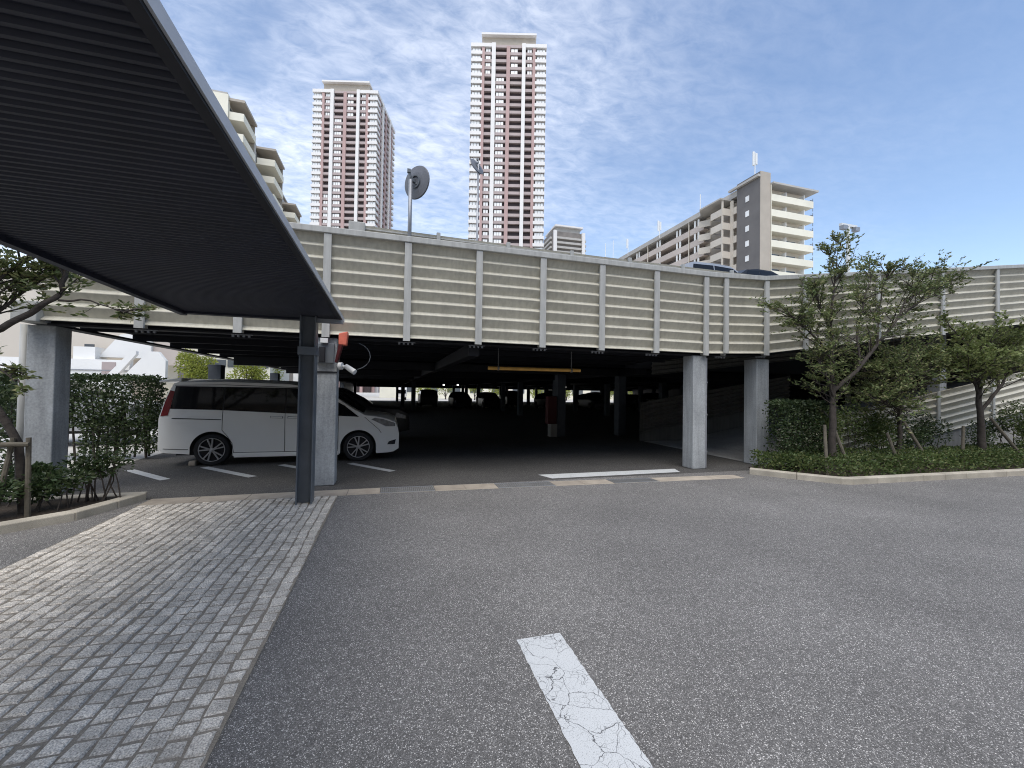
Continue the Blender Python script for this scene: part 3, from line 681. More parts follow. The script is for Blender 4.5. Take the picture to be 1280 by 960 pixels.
VS = dict(L=4.585, W=1.64, wheels=(.925, 3.72), wr=.32, rim=.235, belt=1.0, tum=.16,
    nosepinch=.11, base=[(0, .34), (.12, .28), (.55, .24), (1.3, .19), (3.3, .18), (4.1, .17), (4.45, .18), (4.585, .26)],
    edge=[(0, .95), (.06, 1.2), (.13, 1.45), (.22, 1.66), (.35, 1.69), (1.2, 1.705), (2.3, 1.68), (2.75, 1.62), (3.24, 1.40), (3.6, 1.16), (3.85, 1.02), (4.1, .99), (4.35, .93), (4.5, .86), (4.56, .72), (4.585, .6)],
    top=[(0, .95), (.06, 1.22), (.13, 1.5), (.2, 1.70), (.35, 1.76), (1.2, 1.785), (2.3, 1.76), (2.75, 1.69), (3.24, 1.45), (3.6, 1.22), (3.85, 1.10), (4.1, 1.06), (4.35, 1.02), (4.5, .95), (4.56, .78), (4.585, .6)],
    windows=[('band', [(.20, 1.15), (1.1, 1.125), (3.72, .985), (3.42, 1.23), (3.05, 1.435), (2.70, 1.59), (2.265, 1.605), (.255, 1.605)]), ('q', [(.20, 1.16), (1.095, 1.135), (1.095, 1.59), (.265, 1.585)]), ('s', [(1.12, 1.132), (2.24, 1.07), (2.24, 1.595), (1.12, 1.59)]),
             ('d', [(2.265, 1.068), (3.02, 1.03), (3.02, 1.44), (2.70, 1.575), (2.265, 1.595)]), ('t', [(3.05, 1.03), (3.72, .99), (3.42, 1.22), (3.05, 1.42)])],
    wind=(2.85, 3.82),
    patches=[('headlight', [(3.98, .93), (4.30, .77), (4.50, .765), (4.50, .84), (4.25, .93), (4.06, .965)], 'lamp'),
             ('headlight_trim', [(4.0, .912), (4.30, .757), (4.30, .768), (4.0, .922)], 'rim'),
             ('taillight', [(.035, 1.0), (.17, 1.02), (.20, 1.16), (.245, 1.5), (.17, 1.52), (.10, 1.3)], 'red'),
             ('fog_lamp_recess', [(4.33, .36), (4.50, .36), (4.52, .47), (4.37, .43)], 'seam'),
             ('handle_recess', [(1.97, .965), (2.21, .955), (2.21, 1.0), (1.97, 1.01)], 'hsteel'), ('handle_recess', [(2.30, .955), (2.54, .945), (2.54, .99), (2.30, 1.0)], 'hsteel'), ('crease', [(.24, .955), (1.09, .925), (1.09, .94), (.24, .972)], 'seam')],
    seams=[[(1.107, 1.13), (1.105, .72), (1.2, .60), (1.29, .45), (1.32, .25)], [(2.25, 1.07), (2.255, .25)], [(3.30, 1.0), (3.30, .27)], [(1.32, .26), (3.3, .25)], [(3.84, .98), (4.15, .70), (4.2, .62)], [(.1, .36), (.53, .34)], [(.24, 1.62), (1.1, 1.645), (2.6, 1.61)]],
    handles=[(2.09, .985), (2.42, .975)])
V = empty('parked_minivan', (-4.375, 10.54, 0), 'white minivan parked side on under the deck, nose to the right', 'minivan')
hwv = car(V, VS, 'carwhite')
b = MB(); b.hexa([(-.08, -.62, 1.675), (.32, -.66, 1.70), (.32, .66, 1.70), (-.08, .62, 1.675), (-.08, -.62, 1.705), (.32, -.66, 1.775), (.32, .66, 1.775), (-.08, .62, 1.705)]); b.build('roof_spoiler', 'carwhite', V, bevel=.012)
for s in (-1, 1):
    b = MB(); b.box(3.0, s * .86 - .06, 1.04, 3.14, s * .86 + .06, 1.2); b.build('wing_mirror', 'carwhite', V, bevel=.03)
for s in (-1, 1):
    b = MB(); b.box(1.32, s * .8025 - .0125, .155, 3.32, s * .8025 + .0125, .235); b.build('side_skirt', 'carwhite', V, bevel=.01)
b = MB(); b.box(4.4, -.5, .48, 4.592, .5, .74); b.build('grille', 'seam', V, bevel=.01)
b = MB(); b.prism([(0, 0), (.12, 0), (.12, .5), (0, .5)], 0, .1); t = b.build('wheel_stop', 'gutter', bevel=.02)
t.location = (-3.85, 9.75, 0); tag(t, 'low worn wheel stop just behind the rear wheel of the minivan', 'wheel stop')

SED = dict(L=4.2, W=1.66, wheels=(.8, 3.35), wr=.31, rim=.21, belt=.9, tum=.30, base=[(0, .3), (.2, .24), (3.8, .2), (4.2, .28)],
    edge=[(0, .75), (.08, .95), (.3, 1.12), (.7, 1.36), (1.3, 1.45), (2.1, 1.43), (2.7, 1.18), (3.1, .96), (3.8, .88), (4.1, .75), (4.2, .55)],
    top=[(0, .75), (.08, .97), (.3, 1.16), (.7, 1.42), (1.3, 1.52), (2.1, 1.50), (2.7, 1.24), (3.1, 1.0), (3.8, .93), (4.1, .79), (4.2, .55)],
    windows=[('r', [(.5, .98), (1.35, .96), (1.35, 1.38), (.75, 1.33)]), ('f', [(1.4, .96), (2.9, .95), (2.2, 1.36), (1.4, 1.39)])], wind=(2.2, 3.0), rearpinch=.1,
    patches=[('headlight', [(3.75, .68), (4.08, .62), (4.08, .72), (3.8, .8)], 'lamp'), ('taillight', [(.03, .7), (.3, .75), (.3, .9), (.06, .9)], 'red')])
SUV = dict(L=4.3, W=1.7, wheels=(.85, 3.45), wr=.34, rim=.23, belt=1.0, tum=.18, base=[(0, .34), (.2, .3), (3.9, .28), (4.3, .34)],
    edge=[(0, .9), (.06, 1.2), (.2, 1.5), (.5, 1.58), (1.6, 1.6), (2.3, 1.55), (2.9, 1.25), (3.2, 1.05), (4.0, .98), (4.25, .85), (4.3, .6)],
    top=[(0, .9), (.06, 1.22), (.2, 1.54), (.5, 1.66), (1.6, 1.7), (2.3, 1.63), (2.9, 1.32), (3.2, 1.1), (4.0, 1.04), (4.25, .9), (4.3, .6)],
    windows=[('r', [(.3, 1.08), (1.4, 1.06), (1.4, 1.5), (.4, 1.48)]), ('f', [(1.45, 1.06), (3.0, 1.05), (2.4, 1.46), (1.45, 1.5)])], wind=(2.35, 3.15),
    patches=[('headlight', [(3.85, .75), (4.18, .7), (4.18, .8), (3.9, .9)], 'lamp'), ('taillight', [(.03, .9), (.2, .95), (.22, 1.2), (.08, 1.2)], 'red')])
dkS = empty('parked_car', (-2.0, 13.6, 0), 'dark car parked behind the white minivan, its bonnet edge catching the light', 'car'); car(dkS, SUV, 'cardark')
dkS.location = (-3.7, 14.0, 0)
GL = 'near black parked car in the unlit back row of the garage'
row = [(-1.2, 41, 0, -.9)]
protoA = None
cars_x = [3.6, 6.2, 8.9, 12.3, 14.8, 19.4, 21.9, 24.4, 27.2, 29.8, 32.6]
kinds = [SUV, SED, SED, SUV, SED, SED, SUV, SED, SUV, SED, SED]
protos = {}
for i, (cx_, k_) in enumerate(zip(cars_x, kinds)):
    nm = id(k_)
    if nm not in protos:
        o = empty('parked_car', (0, 0, 0), GL, 'car', 'dark cars in the back rows of the garage'); car(o, k_, 'cardark'); protos[nm] = o
    else: o = copy_tree(protos[nm])
    o.location = (cx_, 40 + U(-.5, .5), 0); o.rotation_euler = (0, 0, R(-90) if i % 3 else R(90))
# cars on the roof deck
rc = empty('parked_car', (14, 16, 2.8), 'white and silver car on the roof deck, only its roof showing above the parapet', 'car'); car(rc, SUV, 'carsilver')
rd = empty('parked_car', (17, 16, 2.8), 'dark car on the roof deck beside the silver one, only its roof showing', 'car'); car(rd, SED, 'cardark')
ROOFZ = 5.50
rc.location = (13.6 - 2.15, 14.8, ROOFZ); rd.location = (13.55, 14.4, ROOFZ + .02)
b = MB(); b.box(9, 12.3, 5.18, 25, 24, ROOFZ - .004); gb(b, 'upper_deck_slab', 'deck')
lc = empty('parked_car', (-9.5, 14.5, 0), 'pale silver car behind the clipped hedge, only its roof showing', 'car'); car(lc, SUV, 'carsilver'); lc.rotation_euler = (0, 0, R(8)); lc.location = (-10.6, 13.8, .12)

# ------------------------------------------------------------------ plants
def foliage_box(mb, x0, x1, y0, y1, z0, z1, n, ln, wd, edge=.35, zmin_fn=None):
    for _ in range(n):
        x, y, z = U(x0, x1), U(y0, y1), U(z0, z1)
        if rnd() < .55:
            k = random.choice((0, 0, 1, 2))
            if k == 0: y = y0 + abs(random.gauss(0, .05)) * (1 if rnd() < .85 else -1)
            elif k == 1: z = z1 - abs(random.gauss(0, .06)) + U(0, .05)
            else: x = random.choice((x0, x1)) + random.gauss(0, .04)
        d = Vector((U(-1, 1), U(-1, .6), U(-.4, 1)))
        mb.leaf(Vector((x, y, z)), d, ln * U(.7, 1.3), wd * U(.7, 1.2))
def twig(wood, leaf, p, d, length, nl, ln, wd, rad=.006, flat=.5, cluster=1):
    pts = [p]; dd = d.normalized(); n = 4
    for i in range(n):
        dd = (dd + Vector((U(-.25, .25), U(-.25, .25), U(-.2, .25)))).normalized(); pts.append(pts[-1] + dd * length / n)
    wood.tube(pts, [rad, rad * .85, rad * .7, rad * .5, rad * .3], 4)
    for i in range(nl):
        t = U(.15, 1.0) * n; k = min(int(t), n - 1); q = pts[k].lerp(pts[k + 1], t - k)
        ld = Vector((U(-1, 1), U(-1, 1), U(-.5, .5) * flat + .1)) + dd * .5
        leaf.leaf(q + Vector((U(-.03, .03), U(-.03, .03), U(-.02, .02))), ld, ln * U(.7, 1.3), wd * U(.7, 1.25))
def grow(wood, leaf, pts, r0_, r1_, start, ntw, tl, nl, ln, wd, upb=.15, depth=1, flat=.5):
    pts = [Vector(p) for p in pts]; m = len(pts)
    # smooth the polyline with small wobble
    fine = []
    for i in range(m - 1):
        for k in range(4):
            t = k / 4; fine.append(pts[i].lerp(pts[i + 1], t) + (Vector((U(-.015, .015),) * 1 + (U(-.015, .015), U(-.01, .01))) if k else Vector()))
    fine.append(pts[-1]); nn = len(fine)
    wood.tube(fine, [r0_ + (r1_ - r0_) * i / (nn - 1) for i in range(nn)], 7)
    for _ in range(ntw):
        t = start + (1 - start) * rnd() ** .8; i = min(int(t * (nn - 1)), nn - 2); p = fine[i].lerp(fine[i + 1], rnd())
        ax = (fine[i + 1] - fine[i]).normalized()
        d = Vector((U(-1, 1), U(-1, 1), U(-.35, .55) + upb)) + ax * .55
        l = tl * U(.6, 1.35) * (1.15 - .45 * t)
        if depth > 0 and rnd() < .55:
            e = p + d.normalized() * l * 1.1
            mid_ = p.lerp(e, .5) + Vector((U(-.05, .05), U(-.05, .05), U(-.02, .06)))
            wood.tube([p, mid_, e], [.012, .009, .005], 5)
            for k in range(4):
                q = p.lerp(e, U(.35, 1)); dd = d.normalized() + Vector((U(-.9, .9), U(-.9, .9), U(-.4, .5)))
                twig(wood, leaf, q, dd, l * U(.5, .9), nl, ln, wd, .004, flat)
        else: twig(wood, leaf, p, d, l, nl, ln, wd, .005, flat)
def plant(name, label, cat, loc, group=None):
    return empty(name, loc, label, cat, group)
def finish(root, wood, leaf, lm, wname='trunk', lname='crown'):
    if wood and wood.f: part(wood, root, wname, 'bark', fix=False, smooth=True)
    if leaf and leaf.f: part(leaf, root, lname, lm, fix=False)

# big tree on the right
random.seed(21)
T = plant('garden_tree', 'tall open dark green tree in front of the louvre parapet, left of the lighter tree', 'tree', (8.93, 6.4, .08))
wd_, lf = MB(), MB()
kw = dict(ln=.072, wd=.032)
grow(wd_, lf, [(8.93, 6.4, .0), (8.95, 6.42, .7), (8.98, 6.42, 1.4), (8.97, 6.45, 2.1)], .08, .05, .5, 16, .6, 16, **kw)
grow(wd_, lf, [(8.97, 6.45, 2.0), (9.0, 6.45, 2.6), (9.02, 6.5, 3.3), (9.06, 6.45, 4.0), (9.1, 6.45, 4.3)], .04, .01, .1, 26, .5, 14, **kw)
grow(wd_, lf, [(8.97, 6.43, 1.7), (9.5, 6.3, 2.15), (10.2, 6.35, 2.75), (10.9, 6.4, 3.35), (11.7, 6.4, 3.85), (12.45, 6.5, 4.3)], .045, .012, .25, 54, .72, 18, **kw)
grow(wd_, lf, [(10.2, 6.35, 2.75), (10.5, 6.5, 3.5), (10.6, 6.5, 4.1), (10.85, 6.4, 4.5)], .024, .007, .1, 25, .52, 16, **kw)
grow(wd_, lf, [(9.6, 6.3, 2.3), (9.8, 6.5, 3.0), (9.95, 6.45, 3.7), (10.1, 6.4, 4.25)], .024, .007, .1, 26, .55, 16, **kw)
grow(wd_, lf, [(8.98, 6.4, 2.3), (8.5, 6.35, 2.75), (8.05, 6.3, 3.0), (7.6, 6.3, 3.25)], .028, .006, .15, 34, .5, 15, **kw)
grow(wd_, lf, [(9.0, 6.45, 2.9), (8.6, 6.4, 3.4), (8.35, 6.3, 3.75)], .02, .006, .15, 25, .5, 15, **kw)
grow(wd_, lf, [(10.9, 6.4, 3.35), (11.3, 6.4, 3.95), (11.7, 6.4, 4.35)], .02, .006, .15, 24, .5, 15, **kw)
grow(wd_, lf, [(8.97, 6.4, 1.6), (8.6, 6.3, 2.1), (8.3, 6.3, 2.5)], .02, .006, .15, 25, .5, 15, **kw)
grow(wd_, lf, [(9.1, 6.45, 4.28), (9.16, 6.45, 4.7), (9.32, 6.45, 5.0)], .01, .004, .6, 7, .22, 11, **kw)
grow(wd_, lf, [(9.1, 6.45, 4.25), (8.98, 6.45, 4.5), (8.86, 6.42, 4.65)], .01, .004, .4, 8, .25, 11, **kw)
finish(T, wd_, lf, 'leaf_a')
# middle bushy tree
T = plant('garden_tree', 'low dense round tree between the tall open tree and the lighter tree', 'tree', (11.35, 6.6, .08))
wd_, lf = MB(), MB()
grow(wd_, lf, [(11.3, 6.6, 0), (11.35, 6.6, .8), (11.3, 6.6, 1.6), (11.4, 6.6, 2.6)], .06, .02, .4, 56, .8, 18, **kw)
grow(wd_, lf, [(11.33, 6.6, 1.3), (10.8, 6.5, 1.9), (10.3, 6.5, 2.3)], .03, .01, .2, 48, .7, 18, **kw)
grow(wd_, lf, [(11.33, 6.6, 1.4), (11.9, 6.5, 2.0), (12.3, 6.5, 2.4)], .03, .01, .2, 48, .7, 18, **kw)
grow(wd_, lf, [(11.33, 6.6, 1.0), (11.0, 6.4, 1.35), (10.2, 6.3, 1.5)], .025, .01, .2, 46, .6, 18, **kw)
finish(T, wd_, lf, 'leaf_a')
# lighter tree at the right edge
T = plant('garden_tree', 'light green tree at the right edge with a stout pale trunk', 'tree', (13.75, 6.2, .08))
wd_, lf = MB(), MB(); kb = dict(ln=.08, wd=.042)
grow(wd_, lf, [(13.5, 6.2, 0), (13.45, 6.2, .8), (13.35, 6.2, 1.5), (13.4, 6.2, 2.2), (13.5, 6.2, 2.9)], .085, .025, .55, 48, .65, 18, **kb)
grow(wd_, lf, [(13.4, 6.2, 1.3), (13.9, 6.1, 1.85), (14.6, 6.2, 2.4), (15.3, 6.2, 2.8)], .04, .012, .25, 64, .7, 18, **kb)
grow(wd_, lf, [(13.37, 6.2, 1.7), (12.9, 6.1, 2.1), (12.4, 6.1, 2.55)], .03, .01, .2, 40, .6, 17, **kb)
grow(wd_, lf, [(13.9, 6.1, 1.85), (14.1, 6.2, 2.6), (14.3, 6.2, 3.1)], .028, .01, .15, 40, .6, 17, **kb)
grow(wd_, lf, [(13.4, 6.2, 2.4), (12.9, 6.2, 2.9), (12.5, 6.3, 3.3)], .025, .006, .3, 12, .4, 14, **kb)
grow(wd_, lf, [(14.6, 6.2, 2.4), (15.2, 6.2, 2.4), (16.0, 6.3, 2.7)], .028, .01, .15, 40, .6, 17, **kb)
finish(T, wd_, lf, 'leaf_c')
# clipped hedge and shrubs on the right
random.seed(5)
def hedge(label, x0, x1, y0, y1, z0, z1, n, lm, ln=.06, wd=.036, stems=6, nm='hedge', cat='hedge', group=None):
    t = plant(nm, label, cat, ((x0 + x1) / 2, (y0 + y1) / 2, .05), group); lf, wq = MB(), MB()
    foliage_box(lf, x0, x1, y0, y1, z0, z1, n, ln, wd)
    for i in range(stems):
        x, y = U(x0 + .1, x1 - .1), U(y0 + .1, y1 - .1)
        wq.tube([(x, y, .03), (x + U(-.08, .08), y, z0 + .3), (x + U(-.15, .15), y, z0 + (z1 - z0) * .7)], [.022, .018, .008], 6)
    finish(t, wq, lf, lm, 'stem', 'foliage'); return t
hedge('clipped dark hedge against the right garage column', 7.95, 9.1, 6.62, 7.12, .12, 1.46, 6500, 'leaf_h')
def bush(label, cx_, cy_, rx, ry, z0, z1, n, lm, ln=.062, wd=.034, group=None, stems=7, nm='shrub'):
    t = plant(nm, label, 'shrub', (cx_, cy_, .07), group); lf, wq = MB(), MB()
    blobs = [(cx_ + U(-.6, .6) * rx, cy_ + U(-.5, .5) * ry, z0 + (z1 - z0) * U(.25, .8), U(.35, .6)) for _ in range(7)]
    for _ in range(n):
        bx, by, bz, k = random.choice(blobs); d = Vector((random.gauss(0, 1), random.gauss(0, 1), random.gauss(0, 1))).normalized() * rnd() ** .45
        p = Vector((bx + d.x * rx * k, by + d.y * ry * k, bz + d.z * (z1 - z0) * .5 * k * 1.1))
        if p.z < .1: continue
        lf.leaf(p, d + Vector((U(-1, 1), U(-1, 1), U(-.5, .8))), ln * U(.7, 1.3), wd * U(.7, 1.2))
    for i in range(stems):
        bx, by, bz, k = blobs[i % 7]
        sx = bx + U(-.3, .3) * rx; wq.tube([(sx, cy_ + U(-.1, .1), .01), (sx * .5 + bx * .5 + U(-.05, .05), cy_ * .5 + by * .5, bz * .55), (bx + U(-.1, .1), by, bz + .1)], [.010, .008, .004], 5)
    finish(t, wq, lf, lm, 'stem', 'foliage'); return t
bush('loose dark shrub beside the trunk of the tall open tree', 9.7, 6.75, .9, .3, .3, 1.45, 2600, 'leaf_b')
bush('loose shrub between the trunk of the low round tree and the wall', 10.8, 6.8, .9, .3, .25, 1.35, 2600, 'leaf_b')
bush('dark shrub left of the stout pale trunk', 12.3, 6.7, 1.0, .3, .25, 1.35, 1900, 'leaf_h')
bush('dark shrub right of the stout pale trunk', 14.7, 6.7, 1.1, .3, .25, 1.25, 1500, 'leaf_h')
bush('light green shrub cut by the right edge of the picture', 15.6, 6.3, 1.0, .35, .3, 1.55, 2600, 'leaf_b')
lf = MB()
for _ in range(17000):
    x = U(7.25, 17.5); yf = (6.75 - (x - 7.1) * 1.2) if x < 8.05 else 5.56 - .03 * (x - 8); yf += .05; y = yf + (6.9 - yf) * rnd() ** 1.2
    hgt = .16 + .17 * min(1, (y - yf) / .22) + .10 * noise.noise((x * 1.7, y * 1.7, 0)) + .05 * noise.noise((x * 6, y * 6, 3))
    z = .07 + max(.05, hgt) * (1 - rnd() ** 2.2)
    lf.leaf(Vector((x, y - .03 * rnd(), z)), Vector((U(-1, 1), U(-1.2, .5), U(-.2, 1.1))), .058 * U(.7, 1.3), .034 * U(.7, 1.2))
t = lf.build('ground_cover', 'leaf_b', fix=False); tag(t, 'low clipped ground cover filling the bed behind the right kerb', 'ground cover', kind='stuff')

# stakes
def stake(a, c, label, group, r=.035):
    q = MB(); q.tube([a, Vector(a).lerp(Vector(c), .5), c], [r, r * .95, r * .9], 8); return tag(q.build('support_stake', 'wood', smooth=False), label, 'stake', group)
gs = 'wooden stakes propping the garden trees'
stake((8.45, 6.15, 0), (8.72, 6.4, 1.0), 'upright wooden stake left of the trunk of the tall open tree', gs)
stake((9.2, 6.2, 0), (8.98, 6.4, .95), 'wooden stake leaning on the right side of the tall open tree trunk', gs)
stake((11.75, 6.2, 0), (11.38, 6.55, 1.05), 'pale wooden stake leaning against the low round tree', gs)
stake((10.7, 6.2, 0), (10.75, 6.5, .8), 'short upright wooden stake left of the low round tree', gs)
stake((12.75, 6.2, 0), (13.0, 6.3, .95), 'wooden stake left of the stout pale trunk', gs)
stake((14.25, 5.75, .05), (13.62, 6.12, 1.15), 'long wooden stake leaning on the right of the stout pale trunk', gs)

# left side: tree, stakes, shrubs, clipped hedge
random.seed(33)
T = plant('garden_tree', 'dark tree at the left edge with a heavy limb reaching under the canopy', 'tree', (-4.45, 6.3, .06))
wd_, lf = MB(), MB(); kc = dict(ln=.075, wd=.03)
grow(wd_, lf, [(-4.13, 6.32, 0), (-4.2, 6.32, .9), (-4.5, 6.25, 1.6), (-4.75, 6.2, 2.2), (-4.8, 6.2, 3.2)], .045, .03, .9, 4, .4, 12, **kc)
grow(wd_, lf, [(-4.75, 6.2, 1.95), (-4.32, 6.2, 2.22), (-4.0, 6.2, 2.48), (-3.8, 6.2, 2.66), (-3.74, 6.2, 2.95), (-3.6, 6.2, 3.2)], .04, .022, .35, 14, .35, 12, **kc)
grow(wd_, lf, [(-4.7, 6.2, 2.3), (-4.3, 6.1, 2.75), (-4.0, 6.1, 3.1)], .035, .015, .2, 30, .4, 15, **kc)
grow(wd_, lf, [(-4.7, 6.2, 2.2), (-4.4, 6.3, 2.45), (-4.1, 6.3, 2.8)], .03, .01, .2, 30, .4, 15, **kc)
grow(wd_, lf, [(-4.62, 6.25, 1.9), (-4.35, 6.15, 1.85), (-4.1, 6.1, 1.62)], .014, .005, .3, 7, .22, 10, **kc)
grow(wd_, lf, [(-3.8, 6.2, 2.6), (-3.5, 6.2, 2.62), (-3.15, 6.2, 2.5)], .014, .005, .5, 7, .25, 12, **kc)
grow(wd_, lf, [(-4.75, 6.2, 2.5), (-5.0, 6.0, 3.2), (-5.2, 6, 4.0)], .04, .01, .2, 20, .5, 12, **kc)
finish(T, wd_, lf, 'leaf_a')
gsl = 'stakes round the tree at the left edge'
stake((-4.28, 6.15, .03), (-4.2, 6.25, .97), 'left leg of the wooden prop in front of the big left column', gsl, .028)
stake((-3.98, 6.15, .03), (-4.06, 6.25, .97), 'right leg of the wooden prop in front of the big left column', gsl, .028)
stake((-4.25, 6.17, .90), (-4.0, 6.17, .90), 'short crossbar of the wooden prop in front of the big left column', gsl, .03)
bush('dark leafy shrub at the left edge of the picture, behind the kerb', -4.6, 6.0, .6, .4, .1, .55, 1700, 'leaf_h', .065, .032)
bush('second dark shrub in front of the big left column', -4.05, 6.4, .5, .3, .2, .62, 1100, 'leaf_h', .062, .032)
bush('thin stemmed shrub at the right end of the left planting bed', -3.7, 6.75, .45, .22, .36, .74, 1000, 'leaf_h', .055, .03, stems=14)
bush('dark shrub behind the others at the foot of the big left column', -4.7, 6.75, .7, .25, .15, .6, 1500, 'leaf_h', .062, .032)
hd = hedge('clipped see through hedge between the big left column and the minivan', -7.6, -4.95, 10.75, 11.25, .7, 1.78, 11000, 'leaf_h', .065, .04, stems=16)
lf = MB(); foliage_box(lf, -6.2, -4.95, 10.8, 11.2, .12, .8, 2400, .065, .04); part(lf, hd, 'lower_foliage', 'leaf_h', fix=False)
hedge('tall dark hedge behind the tree at the left edge', -8.2, -5.7, 8.2, 8.8, .1, 1.75, 5000, 'leaf_h', .08, .045)

# ------------------------------------------------------------------ background seen through the garage
B2 = empty('white_building', (-16, 32, 0), 'white low building with sloping stair walls seen under the deck on the left', 'building')
def wb(mb, name, mats, **k): return part(mb, B2, name, mats, **k)
b = MB(); b.box(-24, 34, 0, -15.0, 40, 9); wb(b, 'rear_wall', 'beige')
b = MB(); b.box(-24, 31.9, 0, -15.9, 32.3, 3.2); b.box(-19.0, 32.31, 3.2, -17.9, 33.5, 4.0); wb(b, 'wall', 'white')
def slope(name, pts, y0, y1, mat):
    q = MB(); q.face([(x, y0, z) for x, z in pts]); q.face([(x, y1, z) for x, z in reversed(pts)])
    for a, c in zip(pts, pts[1:] + pts[:1]): q.face([(a[0], y0, a[1]), (c[0], y0, c[1]), (c[0], y1, c[1]), (a[0], y1, a[1])])
    wb(q, name, mat)
slope('stair_parapet', [(-16.7, 2.2), (-16.2, 2.2), (-15.25, 3.55), (-15.25, 3.75), (-15.5, 3.75)], 31.2, 31.5, 'white')
slope('stair_parapet', [(-15.9, 2.0), (-13.6, 2.0), (-13.6, 3.2), (-14.0, 3.75), (-14.5, 3.75)], 31.0, 31.3, 'white')
slope('stair_flight', [(-16.2, 2.0), (-15.3, 2.0), (-15.3, 3.2)], 31.6, 31.8, 'pinkbeige')
slope('gable', [(-18.0, 3.4), (-15.2, 3.4), (-15.2, 5.2), (-16.9, 4.9)], 32.8, 33.2, 'white')
b = MB(); b.box(-15.2, 33.0, 3.0, -13.4, 33.1, 5.0)
wb(b, 'slatted_screen', 'pinkbeige')
b = MB(); b.box(-14.99, 34, 0, -8.5, 40, 6.5); wb(b, 'wing', 'cream')
for k in range(4):
    b = MB(); b.box(-13.9 + k * 1.35, 33.94, 3.05, -12.65 + k * 1.35, 33.996, 3.55); wb(b, 'window', 'wglass')
b = MB(); b.box(-13.6, 32.6, 0, -11.2, 32.7, 2.9); wb(b, 'grey_fence', 'greywall')
b = MB(); b.box(-17.3, 31.86, 2.3, -16.6, 31.895, 3.05); wb(b, 'grey_panel', 'pinkgrey')
b = MB(); b.box(-18.7, 32.74, 3.45, -18.2, 32.795, 4.2); wb(b, 'window', 'wglass')
b = MB(); b.box(-19.5, 31.84, 2.5, -15.95, 31.895, 2.56); wb(b, 'handrail', 'galv')
for k in range(3):
    b = MB(); b.box(-13.0 + k * .75, 32.52, 1.7, -12.94 + k * .75, 32.58, 2.75); wb(b, 'fence_post', 'white')
random.seed(9)
def roundtree(label, x, y, z0, z1, r, n, lm, ln=.16, group=None, trunk=True):
    t = plant('garden_tree', label, 'tree', (x, y, 0), group); lf, wq = MB(), MB()
    blobs = [(x + U(-.55, .55) * r, y + U(-.5, .5) * r, z0 + (z1 - z0) * U(.2, .85), r * U(.35, .55)) for _ in range(9)]
    for _ in range(n):
        bx, by, bz, k = random.choice(blobs); d = Vector((random.gauss(0, 1), random.gauss(0, 1), random.gauss(0, 1))).normalized() * rnd() ** .4
        lf.leaf(Vector((bx, by, bz)) + d * k, d + Vector((U(-1, 1), U(-1, 1), U(-.5, 1))), ln * U(.7, 1.3), ln * .55)
    wq.tube([(x, y, 0), (x + .05, y, z0 + .2), (x, y, (z0 + z1) / 2)], [.14, .11, .05], 8)
    for bx, by, bz, k in blobs[:5]: wq.tube([(x, y, z0 + .1), (bx, by, bz)], [.05, .02], 5)
    finish(t, wq, lf, lm)
roundtree('yellow green sunlit tree beside the white building, seen above the minivan roof', -11.3, 30, 1.5, 3.9, 1.35, 2600, 'leaf_y')
roundtree('sunlit tree seen just right of the first inner column above the minivan', -9.0, 31, 1.2, 3.4, 1.3, 1800, 'leaf_y')
roundtree('sunlit tree seen above the front of the minivan roof', -9.2, 36, 1.2, 3.6, 1.5, 1800, 'leaf_y')
b = MB(); b.box(-9, 44, 0, -8.4, 70, 3.2); tag(b.build('boundary_wall', 'white'), 'pale wall beyond the left side of the garage', 'wall')
FB = empty('pale_building', (20, 84, 0), 'long pale building in the sun beyond the far end of the garage', 'building')
b = MB(); b.box(-2, 84, 0, 70, 92, 7); part(b, FB, 'wall', 'cream')
for k in range(14):
    b = MB(); b.box(2 + 4.6 * k, 83.9, 1.2, 4.6 + 4.6 * k, 83.99, 3.2); part(b, FB, 'window', 'wglass')
FT = empty('parked_truck', (1.3, 68, 0), 'white box truck in the sun beyond the far end of the garage', 'truck')
b = MB(); b.box(.9, 67, .6, 2.5, 71, 2.5); part(b, FT, 'cargo_box', 'white', bevel=.03)
b = MB(); b.box(1.0, 65.2, .45, 2.4, 66.95, 1.75); part(b, FT, 'cab', 'white', bevel=.12)
b = MB(); b.box(1.1, 65.15, 1.05, 2.3, 65.25, 1.6); part(b, FT, 'windshield', 'glass')
for x in (1.1, 2.3):
    for y in (65.9, 69.8):
        b = MB(); b.lathe([(0, -.1), (.35, -.1), (.35, .1), (0, .1)], (1, 0, 0), (x, y, .35), 20); part(b, FT, 'wheel', 'rubber')
for i, (x, y) in enumerate(((5.5, 70), (9.5, 74), (14, 70), (18.5, 73), (26, 71), (33, 74), (40, 70), (47, 73))):
    roundtree('yellow green tree in the sun beyond the far end of the garage', x, y, .3, 3.4, 1.7, 700, 'leaf_y', .26, 'trees beyond the far end of the garage')
lampm = emis('lamp_glow', (1, .98, .92), 3.0)
for i, (x, y) in enumerate(((5.2, 33), (4.2, 34), (14.6, 33))):
    t = empty('ceiling_lamp', (x, y, 2.05), 'small glowing lamp under the dark deck', 'ceiling lamp', 'lamps under the dark deck')
    q = MB(); q.lathe([(0, .06), (.06, .04), (.07, 0), (.05, -.04), (0, -.05)], (0, 0, 1), (0, 0, 0), 12); q.build('bulb', lampm, t)
    q = MB(); q.tube([(0, 0, .06), (0, 0, .44)], .015, 6); q.build('rod', 'dark', t)

